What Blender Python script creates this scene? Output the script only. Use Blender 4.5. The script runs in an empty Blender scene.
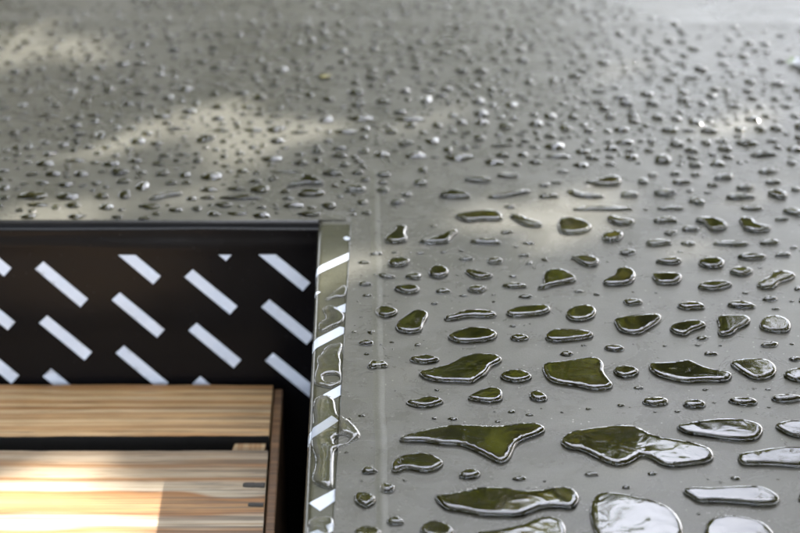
import bpy, bmesh, math, random
import numpy as np
from mathutils import Vector, Matrix, noise
from mathutils.geometry import delaunay_2d_cdt

random.seed(7)
rng = np.random.default_rng(7)
sc = bpy.context.scene
COL = sc.collection
R = math.radians

# ------------------------------------------------------------------ camera
F_PX = 2222.0                      # 100 mm lens on a 36 mm sensor, 800 px wide frame
PITCH = R(25.6)
DIST = 0.834
CAM_H = DIST * math.sin(PITCH)     # above the sheet, whose top is z = 0
CAM_Y = -DIST * math.cos(PITCH)
cam = bpy.data.cameras.new('camera')
cam.lens = 100.0
cam.sensor_width = 36.0
cam.clip_start = 0.01
cam.clip_end = 400.0
cam.dof.use_dof = True
cam.dof.focus_distance = 0.748
cam.dof.aperture_fstop = 14.0
cam.dof.aperture_blades = 0
camo = bpy.data.objects.new('camera', cam)
COL.objects.link(camo)
camo.location = (0, CAM_Y, CAM_H)
camo.rotation_euler = (math.pi / 2 - PITCH, 0, 0)
sc.camera = camo

# ------------------------------------------------------------------ light
SUN_EL, SUN_AZ = R(41.0), R(46.0)  # ahead of the camera and to the right
sun_dir = Vector((math.cos(SUN_EL) * math.sin(SUN_AZ), math.cos(SUN_EL) * math.cos(SUN_AZ), math.sin(SUN_EL)))
world = bpy.data.worlds.new('World')
sc.world = world
world.use_nodes = True
wn = world.node_tree
wn.nodes.clear()
sky = wn.nodes.new('ShaderNodeTexSky')
sky.sky_type = 'NISHITA'
sky.sun_disc = False
sky.sun_elevation = SUN_EL
sky.sun_rotation = SUN_AZ
sky.dust_density = 2.5
sky.air_density = 1.0
bg = wn.nodes.new('ShaderNodeBackground')
bg.inputs['Strength'].default_value = 0.13
wo = wn.nodes.new('ShaderNodeOutputWorld')
# thin broken cloud spread evenly over the whole dome
tcw = wn.nodes.new('ShaderNodeTexCoord')
nzw = wn.nodes.new('ShaderNodeTexNoise')
nzw.inputs['Scale'].default_value = 3.2
nzw.inputs['Detail'].default_value = 6
nzw.inputs['Roughness'].default_value = 0.55
wn.links.new(tcw.outputs['Generated'], nzw.inputs['Vector'])
crw = wn.nodes.new('ShaderNodeValToRGB')
crw.color_ramp.elements[0].position = 0.34
crw.color_ramp.elements[1].position = 0.58
wn.links.new(nzw.outputs['Fac'], crw.inputs[0])
adw = wn.nodes.new('ShaderNodeMix')
adw.data_type = 'RGBA'
adw.blend_type = 'ADD'
adw.inputs[7].default_value = (15, 15.3, 16.4, 1)
wn.links.new(crw.outputs[0], adw.inputs[0])
wn.links.new(sky.outputs[0], adw.inputs[6])
wn.links.new(adw.outputs[2], bg.inputs['Color'])
wn.links.new(bg.outputs[0], wo.inputs['Surface'])
sl = bpy.data.lights.new('sun', 'SUN')
sl.energy = 5.0
sl.angle = R(0.53)
sl.color = (1.0, 0.965, 0.91)
so = bpy.data.objects.new('sun', sl)
COL.objects.link(so)
so.location = sun_dir * 8
so.rotation_euler = (-sun_dir).to_track_quat('-Z', 'Y').to_euler()

sc.view_settings.view_transform = 'Standard'
sc.view_settings.look = 'None'
sc.view_settings.gamma = 1.0
sc.view_settings.exposure = 2.0
sc.render.engine = 'CYCLES'
sc.cycles.use_denoising = True
sc.cycles.max_bounces = 10
sc.cycles.transmission_bounces = 8
sc.cycles.glossy_bounces = 5
sc.cycles.sample_clamp_indirect = 12.0
sc.cycles.blur_glossy = 0.3

# ------------------------------------------------------------------ helpers
def ray(px, py):
    u = (px - 400) / F_PX
    v = -(py - 266.5) / F_PX
    return (u, math.cos(PITCH) + v * math.sin(PITCH), -math.sin(PITCH) + v * math.cos(PITCH))

def P(px, py, z=0.0):              # measured point -> point on the horizontal plane at height z
    r = ray(px, py)
    t = (z - CAM_H) / r[2]
    return (r[0] * t, CAM_Y + r[1] * t)

def Q(px, py, yf):                 # measured point -> (x, z) on the upright plane y = yf
    r = ray(px, py)
    t = (yf - CAM_Y) / r[1]
    return (r[0] * t, CAM_H + r[2] * t)

def mesh_obj(name, verts, faces, mat, parent=None, smooth=True, kind=None):
    me = bpy.data.meshes.new(name)
    me.from_pydata([tuple(map(float, v)) for v in verts], [], [tuple(map(int, f)) for f in faces])
    me.update()
    if smooth:
        me.polygons.foreach_set('use_smooth', [True] * len(me.polygons))
    if mat:
        me.materials.append(mat)
        if mat in (M_WATER, M_WATER_FAR, M_WATER_FLAT):
            wet_slot(me)
    o = bpy.data.objects.new(name, me)
    COL.objects.link(o)
    if parent is not None:
        o.parent = parent
    if kind:
        o['kind'] = kind
    return o

def wet_slot(me):
    me.materials.append(M_WET)
    n = len(me.polygons)
    z = np.zeros(len(me.vertices) * 3)
    me.vertices.foreach_get('co', z)
    mi = np.zeros(n, np.int32)
    if me.get('halves') is None:
        mi[n // 2:] = 1
    me.polygons.foreach_set('material_index', mi)

def empty(name, loc=(0, 0, 0)):
    o = bpy.data.objects.new(name, None)
    o.empty_display_size = 0.05
    o.location = loc
    COL.objects.link(o)
    return o

def tag(o, label, cat, group=None):
    o['label'] = label
    o['category'] = cat
    if group:
        o['group'] = group
    return o

class NT:
    def __init__(self, name):
        self.m = bpy.data.materials.new(name)
        self.m.use_nodes = True
        self.t = self.m.node_tree
        self.t.nodes.clear()
        self.out = self.t.nodes.new('ShaderNodeOutputMaterial')
    def n(self, typ, **kw):
        nd = self.t.nodes.new(typ)
        for k, v in kw.items():
            if k.startswith('i_'):
                nd.inputs[k[2:].replace('_', ' ')].default_value = v
            else:
                setattr(nd, k, v)
        return nd
    def l(self, a, b):
        self.t.links.new(a, b)
    def ramp(self, fac, stops):
        r = self.n('ShaderNodeValToRGB')
        e = r.color_ramp.elements
        while len(e) < len(stops):
            e.new(0.5)
        for i, (p, c) in enumerate(stops):
            e[i].position = p
            e[i].color = (c[0], c[1], c[2], 1) if not isinstance(c, float) else (c, c, c, 1)
        self.l(fac, r.inputs[0])
        return r
    def mapping(self, scale=(1, 1, 1), loc=(0, 0, 0), coord='Object'):
        tc = self.n('ShaderNodeTexCoord')
        mp = self.n('ShaderNodeMapping')
        mp.inputs['Scale'].default_value = scale
        mp.inputs['Location'].default_value = loc
        self.l(tc.outputs[coord], mp.inputs['Vector'])
        return mp.outputs[0]
    def noise(self, vec, scale, detail=4, rough=0.5, dist=0.0):
        nz = self.n('ShaderNodeTexNoise')
        nz.inputs['Scale'].default_value = scale
        nz.inputs['Detail'].default_value = detail
        nz.inputs['Roughness'].default_value = rough
        nz.inputs['Distortion'].default_value = dist
        self.l(vec, nz.inputs['Vector'])
        return nz.outputs['Fac']
    def bsdf(self):
        b = self.n('ShaderNodeBsdfPrincipled')
        self.l(b.outputs[0], self.out.inputs['Surface'])
        return b
    def mix(self, fac, a, b, blend='MIX'):
        mx = self.n('ShaderNodeMix', data_type='RGBA', blend_type=blend)
        if isinstance(fac, float):
            mx.inputs[0].default_value = fac
        else:
            self.l(fac, mx.inputs[0])
        for s, v in ((6, a), (7, b)):
            if isinstance(v, tuple):
                mx.inputs[s].default_value = (v[0], v[1], v[2], 1)
            else:
                self.l(v, mx.inputs[s])
        return mx.outputs[2]
    def bump(self, height, strength, dist, b, normal=None):
        bp = self.n('ShaderNodeBump')
        bp.inputs['Strength'].default_value = strength
        bp.inputs['Distance'].default_value = dist
        self.l(height, bp.inputs['Height'])
        if normal is not None:
            self.l(normal, bp.inputs['Normal'])
        if b is not None:
            self.l(bp.outputs[0], b.inputs['Normal'])
        return bp.outputs[0]

# ------------------------------------------------------------------ materials
def film_material(name, base, rough_lo, rough_hi, dust, ior=1.5):
    t = NT(name)
    b = t.bsdf()
    v = t.mapping()
    n1 = t.noise(v, 9.0, 5, 0.6)
    n2 = t.noise(v, 900.0, 3, 0.7)
    vo = t.n('ShaderNodeTexVoronoi')
    vo.inputs['Scale'].default_value = 420.0
    t.l(v, vo.inputs['Vector'])
    speck = t.ramp(vo.outputs['Distance'], [(0.0, 1.0), (0.11, 0.75), (0.16, 0.0)])
    # only some of the cells carry a speck of dust
    sep = t.n('ShaderNodeSeparateColor')
    t.l(vo.outputs['Color'], sep.inputs[0])
    pick = t.ramp(sep.outputs[0], [(0.0, 0.0), (0.74, 0.0), (0.80, 1.0)])
    mul = t.n('ShaderNodeMath', operation='MULTIPLY')
    t.l(speck.outputs[0], mul.inputs[0])
    t.l(pick.outputs[0], mul.inputs[1])
    mul2 = t.n('ShaderNodeMath', operation='MULTIPLY')
    t.l(mul.outputs[0], mul2.inputs[0])
    mul2.inputs[1].default_value = dust
    n4 = t.noise(v, 55.0, 6, 0.7, 0.6)      # dried water marks and dull smears
    mm = t.n('ShaderNodeMath', operation='MULTIPLY_ADD')
    t.l(n4, mm.inputs[0])
    mm.inputs[1].default_value = 0.55
    hm = t.n('ShaderNodeMath', operation='MULTIPLY')
    t.l(n1, hm.inputs[0])
    hm.inputs[1].default_value = 0.45
    t.l(hm.outputs[0], mm.inputs[2])
    n1 = mm.outputs[0]
    grit = t.noise(v, 2600.0, 2, 0.6)
    gr = t.ramp(grit, [(0.35, 0.78), (0.65, 1.18)])
    haze0 = t.ramp(n1, [(0.32, tuple(c * 0.74 for c in base)), (0.68, tuple(c * 1.30 for c in base))])
    haze = t.n('ShaderNodeMix', data_type='RGBA', blend_type='MULTIPLY')
    haze.inputs[0].default_value = 1.0
    t.l(haze0.outputs[0], haze.inputs[6])
    t.l(gr.outputs[0], haze.inputs[7])
    t.l(t.mix(mul2.outputs[0], haze.outputs[2], (0.62, 0.60, 0.55)), b.inputs['Base Color'])
    rr = t.n('ShaderNodeMapRange')
    rr.inputs['To Min'].default_value = rough_lo
    rr.inputs['To Max'].default_value = rough_hi
    rr.inputs['From Min'].default_value = 0.3
    rr.inputs['From Max'].default_value = 0.7
    t.l(n1, rr.inputs[0])
    t.l(rr.outputs[0], b.inputs['Roughness'])
    b.inputs['IOR'].default_value = ior
    nn = t.bump(n2, 0.12, 0.0004, None)
    t.bump(t.noise(v, 28.0, 3, 0.5), 0.25, 0.002, b, nn)
    return t.m

M_FILM = film_material('matt_film', (0.076, 0.0735, 0.062), 0.22, 0.34, 0.30, 1.34)
M_STRIP = film_material('glossy_film', (0.050, 0.049, 0.035), 0.16, 0.24, 0.15, 1.38)
M_FRONT = film_material('black_film', (0.0036, 0.0034, 0.0040), 0.18, 0.26, 0.02, 1.28)
M_CREASE = film_material('pale_film', (0.084, 0.082, 0.067), 0.24, 0.36, 0.3, 1.34)

def dash_material():
    t = NT('white_print')
    b = t.bsdf()
    v = t.mapping()
    n = t.noise(v, 120.0, 4, 0.6)
    r = t.ramp(n, [(0.3, (0.50, 0.55, 0.65)), (0.7, (0.58, 0.62, 0.71))])
    t.l(r.outputs[0], b.inputs['Base Color'])
    b.inputs['Roughness'].default_value = 0.36
    return t.m
M_DASH = dash_material()

def water_material(name='water', rough=0.045, ior=1.5):
    t = NT(name)
    b = t.bsdf()
    b.inputs['Base Color'].default_value = (1, 1, 1, 1)
    b.inputs['Roughness'].default_value = rough
    b.inputs['IOR'].default_value = ior
    b.inputs['Transmission Weight'].default_value = 1.0
    v = t.mapping(coord='Generated')
    tc = t.n('ShaderNodeNewGeometry')
    n = t.noise(tc.outputs['Position'], 110.0, 2, 0.5, 0.6)
    t.bump(n, 0.15, 0.0006, b)
    return t.m
M_WATER = water_material()
M_WATER_FAR = water_material('water_beads', 0.10, 1.42)
M_WATER_FLAT = water_material('water_flat_beads', 0.08, 1.30)
def wet_material():
    t = NT('wet_film')                 # film under water: darker than dry, no sheen of its own
    d = t.n('ShaderNodeBsdfDiffuse')
    g = t.n('ShaderNodeNewGeometry')
    n = t.noise(g.outputs['Position'], 90.0, 3, 0.5, 0.8)
    r = t.ramp(n, [(0.35, (0.006, 0.0055, 0.003)), (0.65, (0.020, 0.019, 0.008))])
    t.l(r.outputs[0], d.inputs['Color'])
    t.l(d.outputs[0], t.out.inputs['Surface'])
    return t.m
M_WET = wet_material()

def wood_material(name, pale, mid, dark, grey, seed, bands, grey_amt, layout=None):
    t = NT(name)
    b = t.bsdf()
    v = t.mapping(scale=(1.0, 9.0, 9.0), loc=(seed, seed * 0.7, 0))
    warp = t.noise(t.mapping(scale=(5, 14, 14), loc=(seed, 0, 0)), 1.0, 3, 0.5)
    sx = t.n('ShaderNodeSeparateXYZ')
    t.l(t.mapping(loc=(seed * 0.1, 0, 0)), sx.inputs[0])
    ad = t.n('ShaderNodeMath', operation='MULTIPLY_ADD')
    t.l(warp, ad.inputs[0])
    ad.inputs[1].default_value = 0.021
    t.l(sx.outputs['Y'], ad.inputs[2])
    mu = t.n('ShaderNodeMath', operation='MULTIPLY')
    t.l(ad.outputs[0], mu.inputs[0])
    mu.inputs[1].default_value = bands
    comb = t.n('ShaderNodeCombineXYZ')
    t.l(mu.outputs[0], comb.inputs['Y'])
    comb.inputs['X'].default_value = seed
    ring = t.noise(comb.outputs[0], 1.0, 3, 0.55)
    if layout:
        # the sawn face shows its growth rings as broad wavy bands lying across the board
        wy = t.noise(t.mapping(scale=(13, 30, 30), loc=(seed, 0, 0)), 1.0, 2, 0.5)
        m1 = t.n('ShaderNodeMath', operation='MULTIPLY_ADD')
        t.l(wy, m1.inputs[0])
        m1.inputs[1].default_value = 0.015
        t.l(sx.outputs['Y'], m1.inputs[2])
        tc = t.n('ShaderNodeTexCoord')
        for kx, ky, rr in layout[2]:
            sc_ = t.n('ShaderNodeVectorMath', operation='MULTIPLY')
            sc_.inputs[1].default_value = (0.45, 1, 0)
            t.l(tc.outputs['Object'], sc_.inputs[0])
            dd = t.n('ShaderNodeVectorMath', operation='DISTANCE')
            dd.inputs[1].default_value = (kx * 0.45, ky, 0)
            t.l(sc_.outputs[0], dd.inputs[0])
            kr = t.n('ShaderNodeMapRange', interpolation_type='SMOOTHSTEP')
            kr.inputs['From Min'].default_value = 0.0
            kr.inputs['From Max'].default_value = rr
            kr.inputs['To Min'].default_value = 0.006
            kr.inputs['To Max'].default_value = 0.0
            t.l(dd.outputs['Value'], kr.inputs[0])
            m2 = t.n('ShaderNodeMath', operation='ADD')
            t.l(m1.outputs[0], m2.inputs[0])
            t.l(kr.outputs[0], m2.inputs[1])
            m1 = m2
        mr = t.n('ShaderNodeMapRange')
        mr.inputs['From Min'].default_value = layout[0] + 0.0075
        mr.inputs['From Max'].default_value = layout[0] - 0.0755 + 0.0075
        t.l(m1.outputs[0], mr.inputs[0])
        col = t.ramp(mr.outputs[0], layout[1])
    else:
        col = t.ramp(ring, [(0.30, pale), (0.45, pale), (0.50, mid), (0.56, dark), (0.60, mid), (0.68, pale)])
    fine = t.noise(t.mapping(scale=(5, 620, 620), loc=(seed, 0, 0)), 1.0, 5, 0.7)
    fr = t.ramp(fine, [(0.35, (.62, .50, .38)), (0.48, (.90, .84, .76)), (0.60, (1.0, 1.0, 1.0))])
    c2 = t.mix(1.0, col.outputs[0], fr.outputs[0], 'MULTIPLY')
    pores = t.noise(t.mapping(scale=(45, 1500, 1500), loc=(seed, 3, 0)), 1.0, 2, 0.5)
    pr = t.ramp(pores, [(0.30, 0.45), (0.40, 1.0)])
    c2 = t.mix(1.0, c2, pr.outputs[0], 'MULTIPLY')
    hair = t.noise(t.mapping(scale=(3.5, 800, 800), loc=(seed, 8, 0)), 1.0, 3, 0.6, 0.3)
    hr = t.ramp(hair, [(0.36, (.42, .30, .20)), (0.42, (1.0, 1.0, 1.0))])
    patchy = t.noise(t.mapping(scale=(12, 70, 70), loc=(seed, 9, 0)), 1.0, 3, 0.6)
    pt = t.ramp(patchy, [(0.42, 0.15), (0.60, 1.0)])
    c2 = t.mix(pt.outputs[0], c2, t.mix(1.0, c2, hr.outputs[0], 'MULTIPLY'))
    blot = t.noise(t.mapping(scale=(22, 60, 60), loc=(seed, 6, 0)), 1.0, 4, 0.6)
    br = t.ramp(blot, [(0.35, 0.78), (0.6, 1.0)])
    c2 = t.mix(1.0, c2, br.outputs[0], 'MULTIPLY')
    # grey weathered streaks, gathered towards the board's end
    gs = t.noise(t.mapping(scale=(7, 300, 300), loc=(seed * 2, 0, 0)), 1.0, 4, 0.6)
    xr = t.n('ShaderNodeMapRange')
    xr.inputs['From Min'].default_value = -0.115
    xr.inputs['From Max'].default_value = -0.055
    sx2 = t.n('ShaderNodeSeparateXYZ')
    t.l(t.mapping(), sx2.inputs[0])
    t.l(sx2.outputs['X'], xr.inputs[0])
    gm = t.ramp(gs, [(0.49, 0.0), (0.55, 1.0)])
    gmul = t.n('ShaderNodeMath', operation='MULTIPLY')
    t.l(gm.outputs[0], gmul.inputs[0])
    t.l(xr.outputs[0], gmul.inputs[1])
    gmul2 = t.n('ShaderNodeMath', operation='MULTIPLY')
    t.l(gmul.outputs[0], gmul2.inputs[0])
    gmul2.inputs[1].default_value = grey_amt
    t.l(t.mix(gmul2.outputs[0], c2, grey), b.inputs['Base Color'])
    b.inputs['Roughness'].default_value = 0.62
    t.bump(fine, 0.35, 0.0006, b)
    return t.m

M_WOOD_A = wood_material('pale_pine', (0.74, 0.55, 0.33), (0.64, 0.41, 0.20), (0.44, 0.22, 0.08), (0.10, 0.085, 0.07), 3.1, 230, 0.45)
M_WOOD_B = wood_material('banded_pine', (0.56, 0.46, 0.32), (0.50, 0.27, 0.10), (0.30, 0.125, 0.035), (0.07, 0.06, 0.05), 1.7, 62, 0.6,
    (-0.0155, [(0.0, (.36, .29, .21)), (0.10, (.40, .32, .23)), (0.15, (.36, .20, .085)), (0.19, (.44, .35, .24)), (0.265, (.45, .36, .25)),
               (0.30, (.33, .165, .05)), (0.335, (.50, .42, .31)), (0.42, (.52, .45, .34)), (0.445, (.34, .155, .045)), (0.50, (.40, .22, .085)),
               (0.56, (.42, .25, .11)), (0.62, (.34, .165, .055)), (0.65, (.48, .41, .31)), (0.73, (.50, .43, .33)), (0.76, (.36, .18, .06)),
               (0.84, (.46, .38, .27)), (0.92, (.36, .18, .06)), (1.0, (.48, .40, .30))], [(-0.062, -0.050, 0.012)]))
M_WOOD_S = wood_material('stained_pine', (0.28, 0.16, 0.08), (0.22, 0.12, 0.055), (0.15, 0.08, 0.035), (0.05, 0.04, 0.03), 5.3, 120, 0.3)

def simple(name, col, rough, metallic=0.0, nscale=60.0, var=0.25, bump=0.2):
    t = NT(name)
    b = t.bsdf()
    n = t.noise(t.mapping(), nscale, 5, 0.6)
    r = t.ramp(n, [(0.3, tuple(c * (1 - var) for c in col)), (0.7, tuple(c * (1 + var) for c in col))])
    t.l(r.outputs[0], b.inputs['Base Color'])
    b.inputs['Roughness'].default_value = rough
    b.inputs['Metallic'].default_value = metallic
    t.bump(n, bump, 0.5 / nscale, b)
    return t.m
M_NAIL = simple('rusty_steel', (0.05, 0.045, 0.04), 0.6, 0.3)
M_GAP_SHADE = simple('gap_shade', (0.003, 0.0025, 0.002), 1.0)  # near-black colour on a board's front edge, painting the shade of the gap
M_GROUND = simple('dark_soil', (0.06, 0.055, 0.045), 0.95, 0, 14.0, 0.4, 0.5)
M_BARK = simple('bark', (0.10, 0.075, 0.05), 0.9, 0, 12.0, 0.4, 0.6)

def leaf_material(name, a, c):
    t = NT(name)
    g = t.n('ShaderNodeNewGeometry')
    r = t.ramp(g.outputs['Random Per Island'], [(0.0, a), (1.0, c)])
    d = t.n('ShaderNodeBsdfPrincipled')
    t.l(r.outputs[0], d.inputs['Base Color'])
    d.inputs['Roughness'].default_value = 0.5
    tr = t.n('ShaderNodeBsdfTranslucent')
    t.l(t.mix(1.0, r.outputs[0], (2.3, 2.4, 1.5), 'MULTIPLY'), tr.inputs['Color'])
    mx = t.n('ShaderNodeMixShader')
    mx.inputs[0].default_value = 0.55
    t.l(d.outputs[0], mx.inputs[1])
    t.l(tr.outputs[0], mx.inputs[2])
    t.l(mx.outputs[0], t.out.inputs['Surface'])
    return t.m
M_LEAF = leaf_material('leaf_green', (0.030, 0.042, 0.012), (0.135, 0.135, 0.028))
M_LEAF2 = leaf_material('leaf_olive', (0.030, 0.036, 0.014), (0.15, 0.13, 0.032))

# ------------------------------------------------------------------ ground
GZ = -0.17
g = mesh_obj('ground', [(-60, -60, GZ), (60, -60, GZ), (60, 60, GZ), (-60, 60, GZ)], [(0, 1, 2, 3)], M_GROUND, kind='structure', smooth=False)

# ------------------------------------------------------------------ the film-wrapped stack
stack = empty('film_wrapped_stack', (0.1, 0.2, GZ))
tag(stack, 'stack wrapped in black film with white dashes, its top beaded with rain', 'wrapped stack')
def sub(name, verts, faces, mat, smooth=True, parent=None):
    o = mesh_obj(name, verts, faces, mat, None, smooth)
    o.parent = parent or stack
    if parent is None:
        o.matrix_parent_inverse = Matrix.Translation((-0.1, -0.2, -GZ))
    return o

XL, XR, YB, YF = -0.95, 0.75, 0.78, -0.42
cx, cy = P(318, 223.5)                 # inner corner of the notch
YFACE = cy
RAD = 0.0034                           # rounding of every wrapped edge
# left edge of the fold strip, right edge of the fold strip (plan, straight lines)
sl0, sl1 = np.array(P(318, 223.5)), np.array(P(300.5, 585))
sr0, sr1 = np.array(P(351.5, 216)), np.array(P(330.5, 575))
def line_x(a, b, y):
    t = (y - a[1]) / (b[1] - a[1])
    return a[0] + (b[0] - a[0]) * t
def slx(y): return line_x(sl0, sl1, y)
def srx(y): return line_x(sr0, sr1, y)

def wob(x, y, a=1.0):
    return 0.00035 * a * noise.noise(Vector((x * 14, y * 14, 3.7))) + 0.00012 * a * noise.noise(Vector((x * 60, y * 60, 1.7)))

def lip(x):
    e = min(1.0, max(0.0, (cx - x) / 0.02))
    return e * (0.0007 * noise.noise(Vector((x * 13, 0.4, 9.0))) + 0.00035 * noise.noise(Vector((x * 45, 1.4, 9.0))))

# top film: two rectangles sharing the same plane, gridded
def top_z(x, y):
    return 0.0
vs, fs = [], []
ys = list(np.linspace(YF, cy, 24)) + list(np.linspace(cy, YB, 30))[1:]
nx = 40
def row(y):
    if y < cy - 1e-9:
        x0 = srx(y) - 0.002
    else:
        x0 = None
    return x0
# right arm (its left border runs under the fold strip's lap)
ya = np.linspace(YF, cy + RAD + 0.004, 26)
for j, y in enumerate(ya):
    x0 = srx(y) + 0.00004
    for i in range(nx):
        vs.append((x0 + (XR - x0) * i / (nx - 1), y, 0.0))
for j in range(len(ya) - 1):
    for i in range(nx - 1):
        a = j * nx + i
        fs.append((a, a + 1, a + nx + 1, a + nx))
# back part: full width from behind the rounded edge to the back
off = len(vs)
yb = np.linspace(cy + RAD, YB, 30)
xs_back = np.linspace(XL, XR, 60)
first = len(vs)
x_split = srx(cy + RAD) - 0.002
for j, y in enumerate([cy + RAD, cy + RAD + 0.004]):       # short piece left of the right arm
    for i in range(100):
        vs.append((XL + (srx(y) - 0.002 - XL) * i / 99, y, 0.0))
        if y < cy + RAD + 0.001 and vs[-1][0] < cx:
            vs[-1] = (vs[-1][0], y + lip(vs[-1][0]), 0.0)
for i in range(99):
    a = first + i
    fs.append((a, a + 1, a + 101, a + 100))
first = len(vs)
yb = np.linspace(cy + RAD + 0.004, YB, 30)
for y in yb:
    for x in xs_back:
        vs.append((x, y, 0.0))
for j in range(len(yb) - 1):
    for i in range(len(xs_back) - 1):
        a = first + j * 60 + i
        fs.append((a, a + 1, a + 61, a + 60))
top_film = sub('top_film', vs, fs, M_FILM, smooth=False)

# front film: rounded top edge, a bulging fold below it, then the flat black face
prof = []                              # (dy towards the camera is negative, z)
for k in range(9):
    a = (math.pi / 2) * k / 8
    prof.append((RAD - RAD * math.sin(a), -RAD + RAD * math.cos(a)))
def face_dy(z):
    b = 0.0
    b -= 0.0003 * math.exp(-((z + 0.0098) / 0.0032) ** 2)     # fold ridge
    b += 0.0001 * math.exp(-((z + 0.0055) / 0.0020) ** 2)     # hollow above it
    return b
zs = [-RAD - 0.0005 * k for k in range(1, 40)] + list(np.linspace(-0.024, GZ, 24))
full = [(d, z) for d, z in prof] + [(face_dy(z), z) for z in zs]
def face_y(x, z):
    if z > -RAD:
        return lip(x) * (1 + z / RAD) + cy + RAD - math.sqrt(max(RAD ** 2 - (z + RAD) ** 2, 0))
    w = min(1.0, (-z - RAD) / 0.008)
    return cy + face_dy(z) * (0.8 + 1.0 * noise.noise(Vector((x * 11, 2.2, 0)))) + w * 0.0009 * noise.noise(Vector((x * 16, z * 22, 8.1)))
xs = np.linspace(XL, cx, 110)
vs, fs = [], []
zz = [z for d, z in full]
for z in zz:
    for x in xs:
        vs.append((x, face_y(x, z), z))
for j in range(len(zz) - 1):
    for i in range(len(xs) - 1):
        a = j * len(xs) + i
        fs.append((a, a + len(xs), a + len(xs) + 1, a + 1))
front = sub('front_film', vs, fs, M_FRONT)

# fold strip along the left side of the right arm: lap step, flat, rounded edge, side wall
LAP = -0.0006
RS = 0.0022
def strip_z(x, y):
    s = x - slx(y)
    z = LAP + 0.00035 * math.sin(y * 60) * 0.5
    if s < RS:
        s = max(s, 0.0)
        z -= RS - math.sqrt(max(RS * RS - (RS - s) ** 2, 0))
    return z
vs, fs = [], []
ya = np.linspace(YF, cy + 0.0, 70)
cols = 26
for y in ya:
    x0, x1 = slx(y), srx(y)
    line = [(x0, y, GZ), (x0, y, -0.06), (x0, y, -0.012)]
    for k in range(10):
        a = (math.pi / 2) * k / 9
        x = x0 + RS - RS * math.cos(a)
        line.append((x, y, strip_z(x, y)))
    for k in range(1, 12):
        x = x0 + RS + (x1 - x0 - RS) * k / 11
        line.append((x, y, strip_z(x, y)))
    line.append((x1 + 0.00012, y, 0.00006))
    vs += line
cols = len(line)
for j in range(len(ya) - 1):
    for i in range(cols - 1):
        a = j * cols + i
        fs.append((a, a + 1, a + cols + 1, a + cols))
strip = sub('edge_fold', vs, fs, M_STRIP)
# the lap's end where the strip tucks under the corner of the back film
vs, fs = [], []
y0, y1 = cy, cy + 0.010
for j in range(6):
    y = y0 + (y1 - y0) * j / 5
    for i in range(16):
        x = slx(cy) + (srx(y) - slx(cy)) * i / 15
        ex = LAP * (1 - j / 5) + 0.00008 * j / 5
        zc = strip_z(slx(cy) + (x - slx(cy)), cy) if j == 0 else ex
        if j > 0 and x - slx(cy) < RAD:
            s = x - slx(cy)
            zc = min(ex, strip_z(x, cy) * (1 - j / 5) + ex * (j / 5)) if y < cy + RAD else ex
        vs.append((x, y, zc))
for j in range(5):
    for i in range(15):
        a = j * 16 + i
        fs.append((a, a + 1, a + 17, a + 16))
sub('corner_lap', vs, fs, M_FILM)

# outer walls of the stack, so that it is a closed block from every side
def wall(name, pts):
    return sub(name, [(x, y, z) for (x, y) in pts for z in (GZ, 0.0)], [(2 * i, 2 * i + 2, 2 * i + 3, 2 * i + 1) for i in range(len(pts) - 1)], M_FRONT, smooth=False)
wall('side_film', [(slx(YF), YF), (XR, YF), (XR, YB), (XL, YB), (XL, cy + RAD)])

# creases and seams: low ridges of film, the crease slightly paler
def ridge(name, pts, width, height, mat, n=60):
    pts = [np.array(p) for p in pts]
    seg = np.linspace(0, len(pts) - 1, n)
    vs, fs = [], []
    m = 9
    for t in seg:
        i = min(int(t), len(pts) - 2)
        p = pts[i] + (pts[i + 1] - pts[i]) * (t - i)
        d = pts[i + 1] - pts[i]
        d = d / np.linalg.norm(d)
        nrm = np.array((d[1], -d[0]))
        jit = 0.12 * width * noise.noise(Vector((p[0] * 40, p[1] * 40, 0.3)))
        for k in range(m):
            u = (k / (m - 1)) * 2 - 1
            h = height * (math.cos(u * math.pi) * 0.5 + 0.5)
            q = p + nrm * (u * width / 2 + jit)
            vs.append((q[0], q[1], h + 0.00006))
    for j in range(n - 1):
        for k in range(m - 1):
            a = j * m + k
            fs.append((a, a + 1, a + m + 1, a + m))
    return sub(name, vs, fs, mat)
ridge('crease', [P(374.5, 170), P(376.5, 260), P(379, 385), P(381.5, 470), P(384, 600)], 0.0040, 0.00011, M_CREASE)
ridge('seam', [P(-120, 17), P(220, 19), P(420, 22), P(560, 23), P(940, 22)], 0.014, 0.00006, M_FILM, 80)

# ------------------------------------------------------------------ polygons -> meshes
def in_poly(poly, pts):
    x, y = pts[:, 0], pts[:, 1]
    inside = np.zeros(len(pts), bool)
    n = len(poly)
    j = n - 1
    for i in range(n):
        xi, yi, xj, yj = poly[i, 0], poly[i, 1], poly[j, 0], poly[j, 1]
        c = ((yi > y) != (yj > y))
        with np.errstate(divide='ignore', invalid='ignore'):
            xc = (xj - xi) * (y - yi) / (yj - yi) + xi
        inside ^= c & (x < xc)
        j = i
    return inside

def dist_poly(poly, pts):
    a = poly
    b = np.roll(poly, -1, axis=0)
    d = np.full(len(pts), 1e9)
    for p, q in zip(a, b):
        e = q - p
        L = max(float(e @ e), 1e-18)
        t = np.clip(((pts - p) @ e) / L, 0, 1)
        d = np.minimum(d, np.linalg.norm(pts - (p + t[:, None] * e), axis=1))
    return d

def area_of(poly):
    x, y = poly[:, 0], poly[:, 1]
    return 0.5 * float(np.sum(x * np.roll(y, -1) - np.roll(x, -1) * y))

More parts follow.
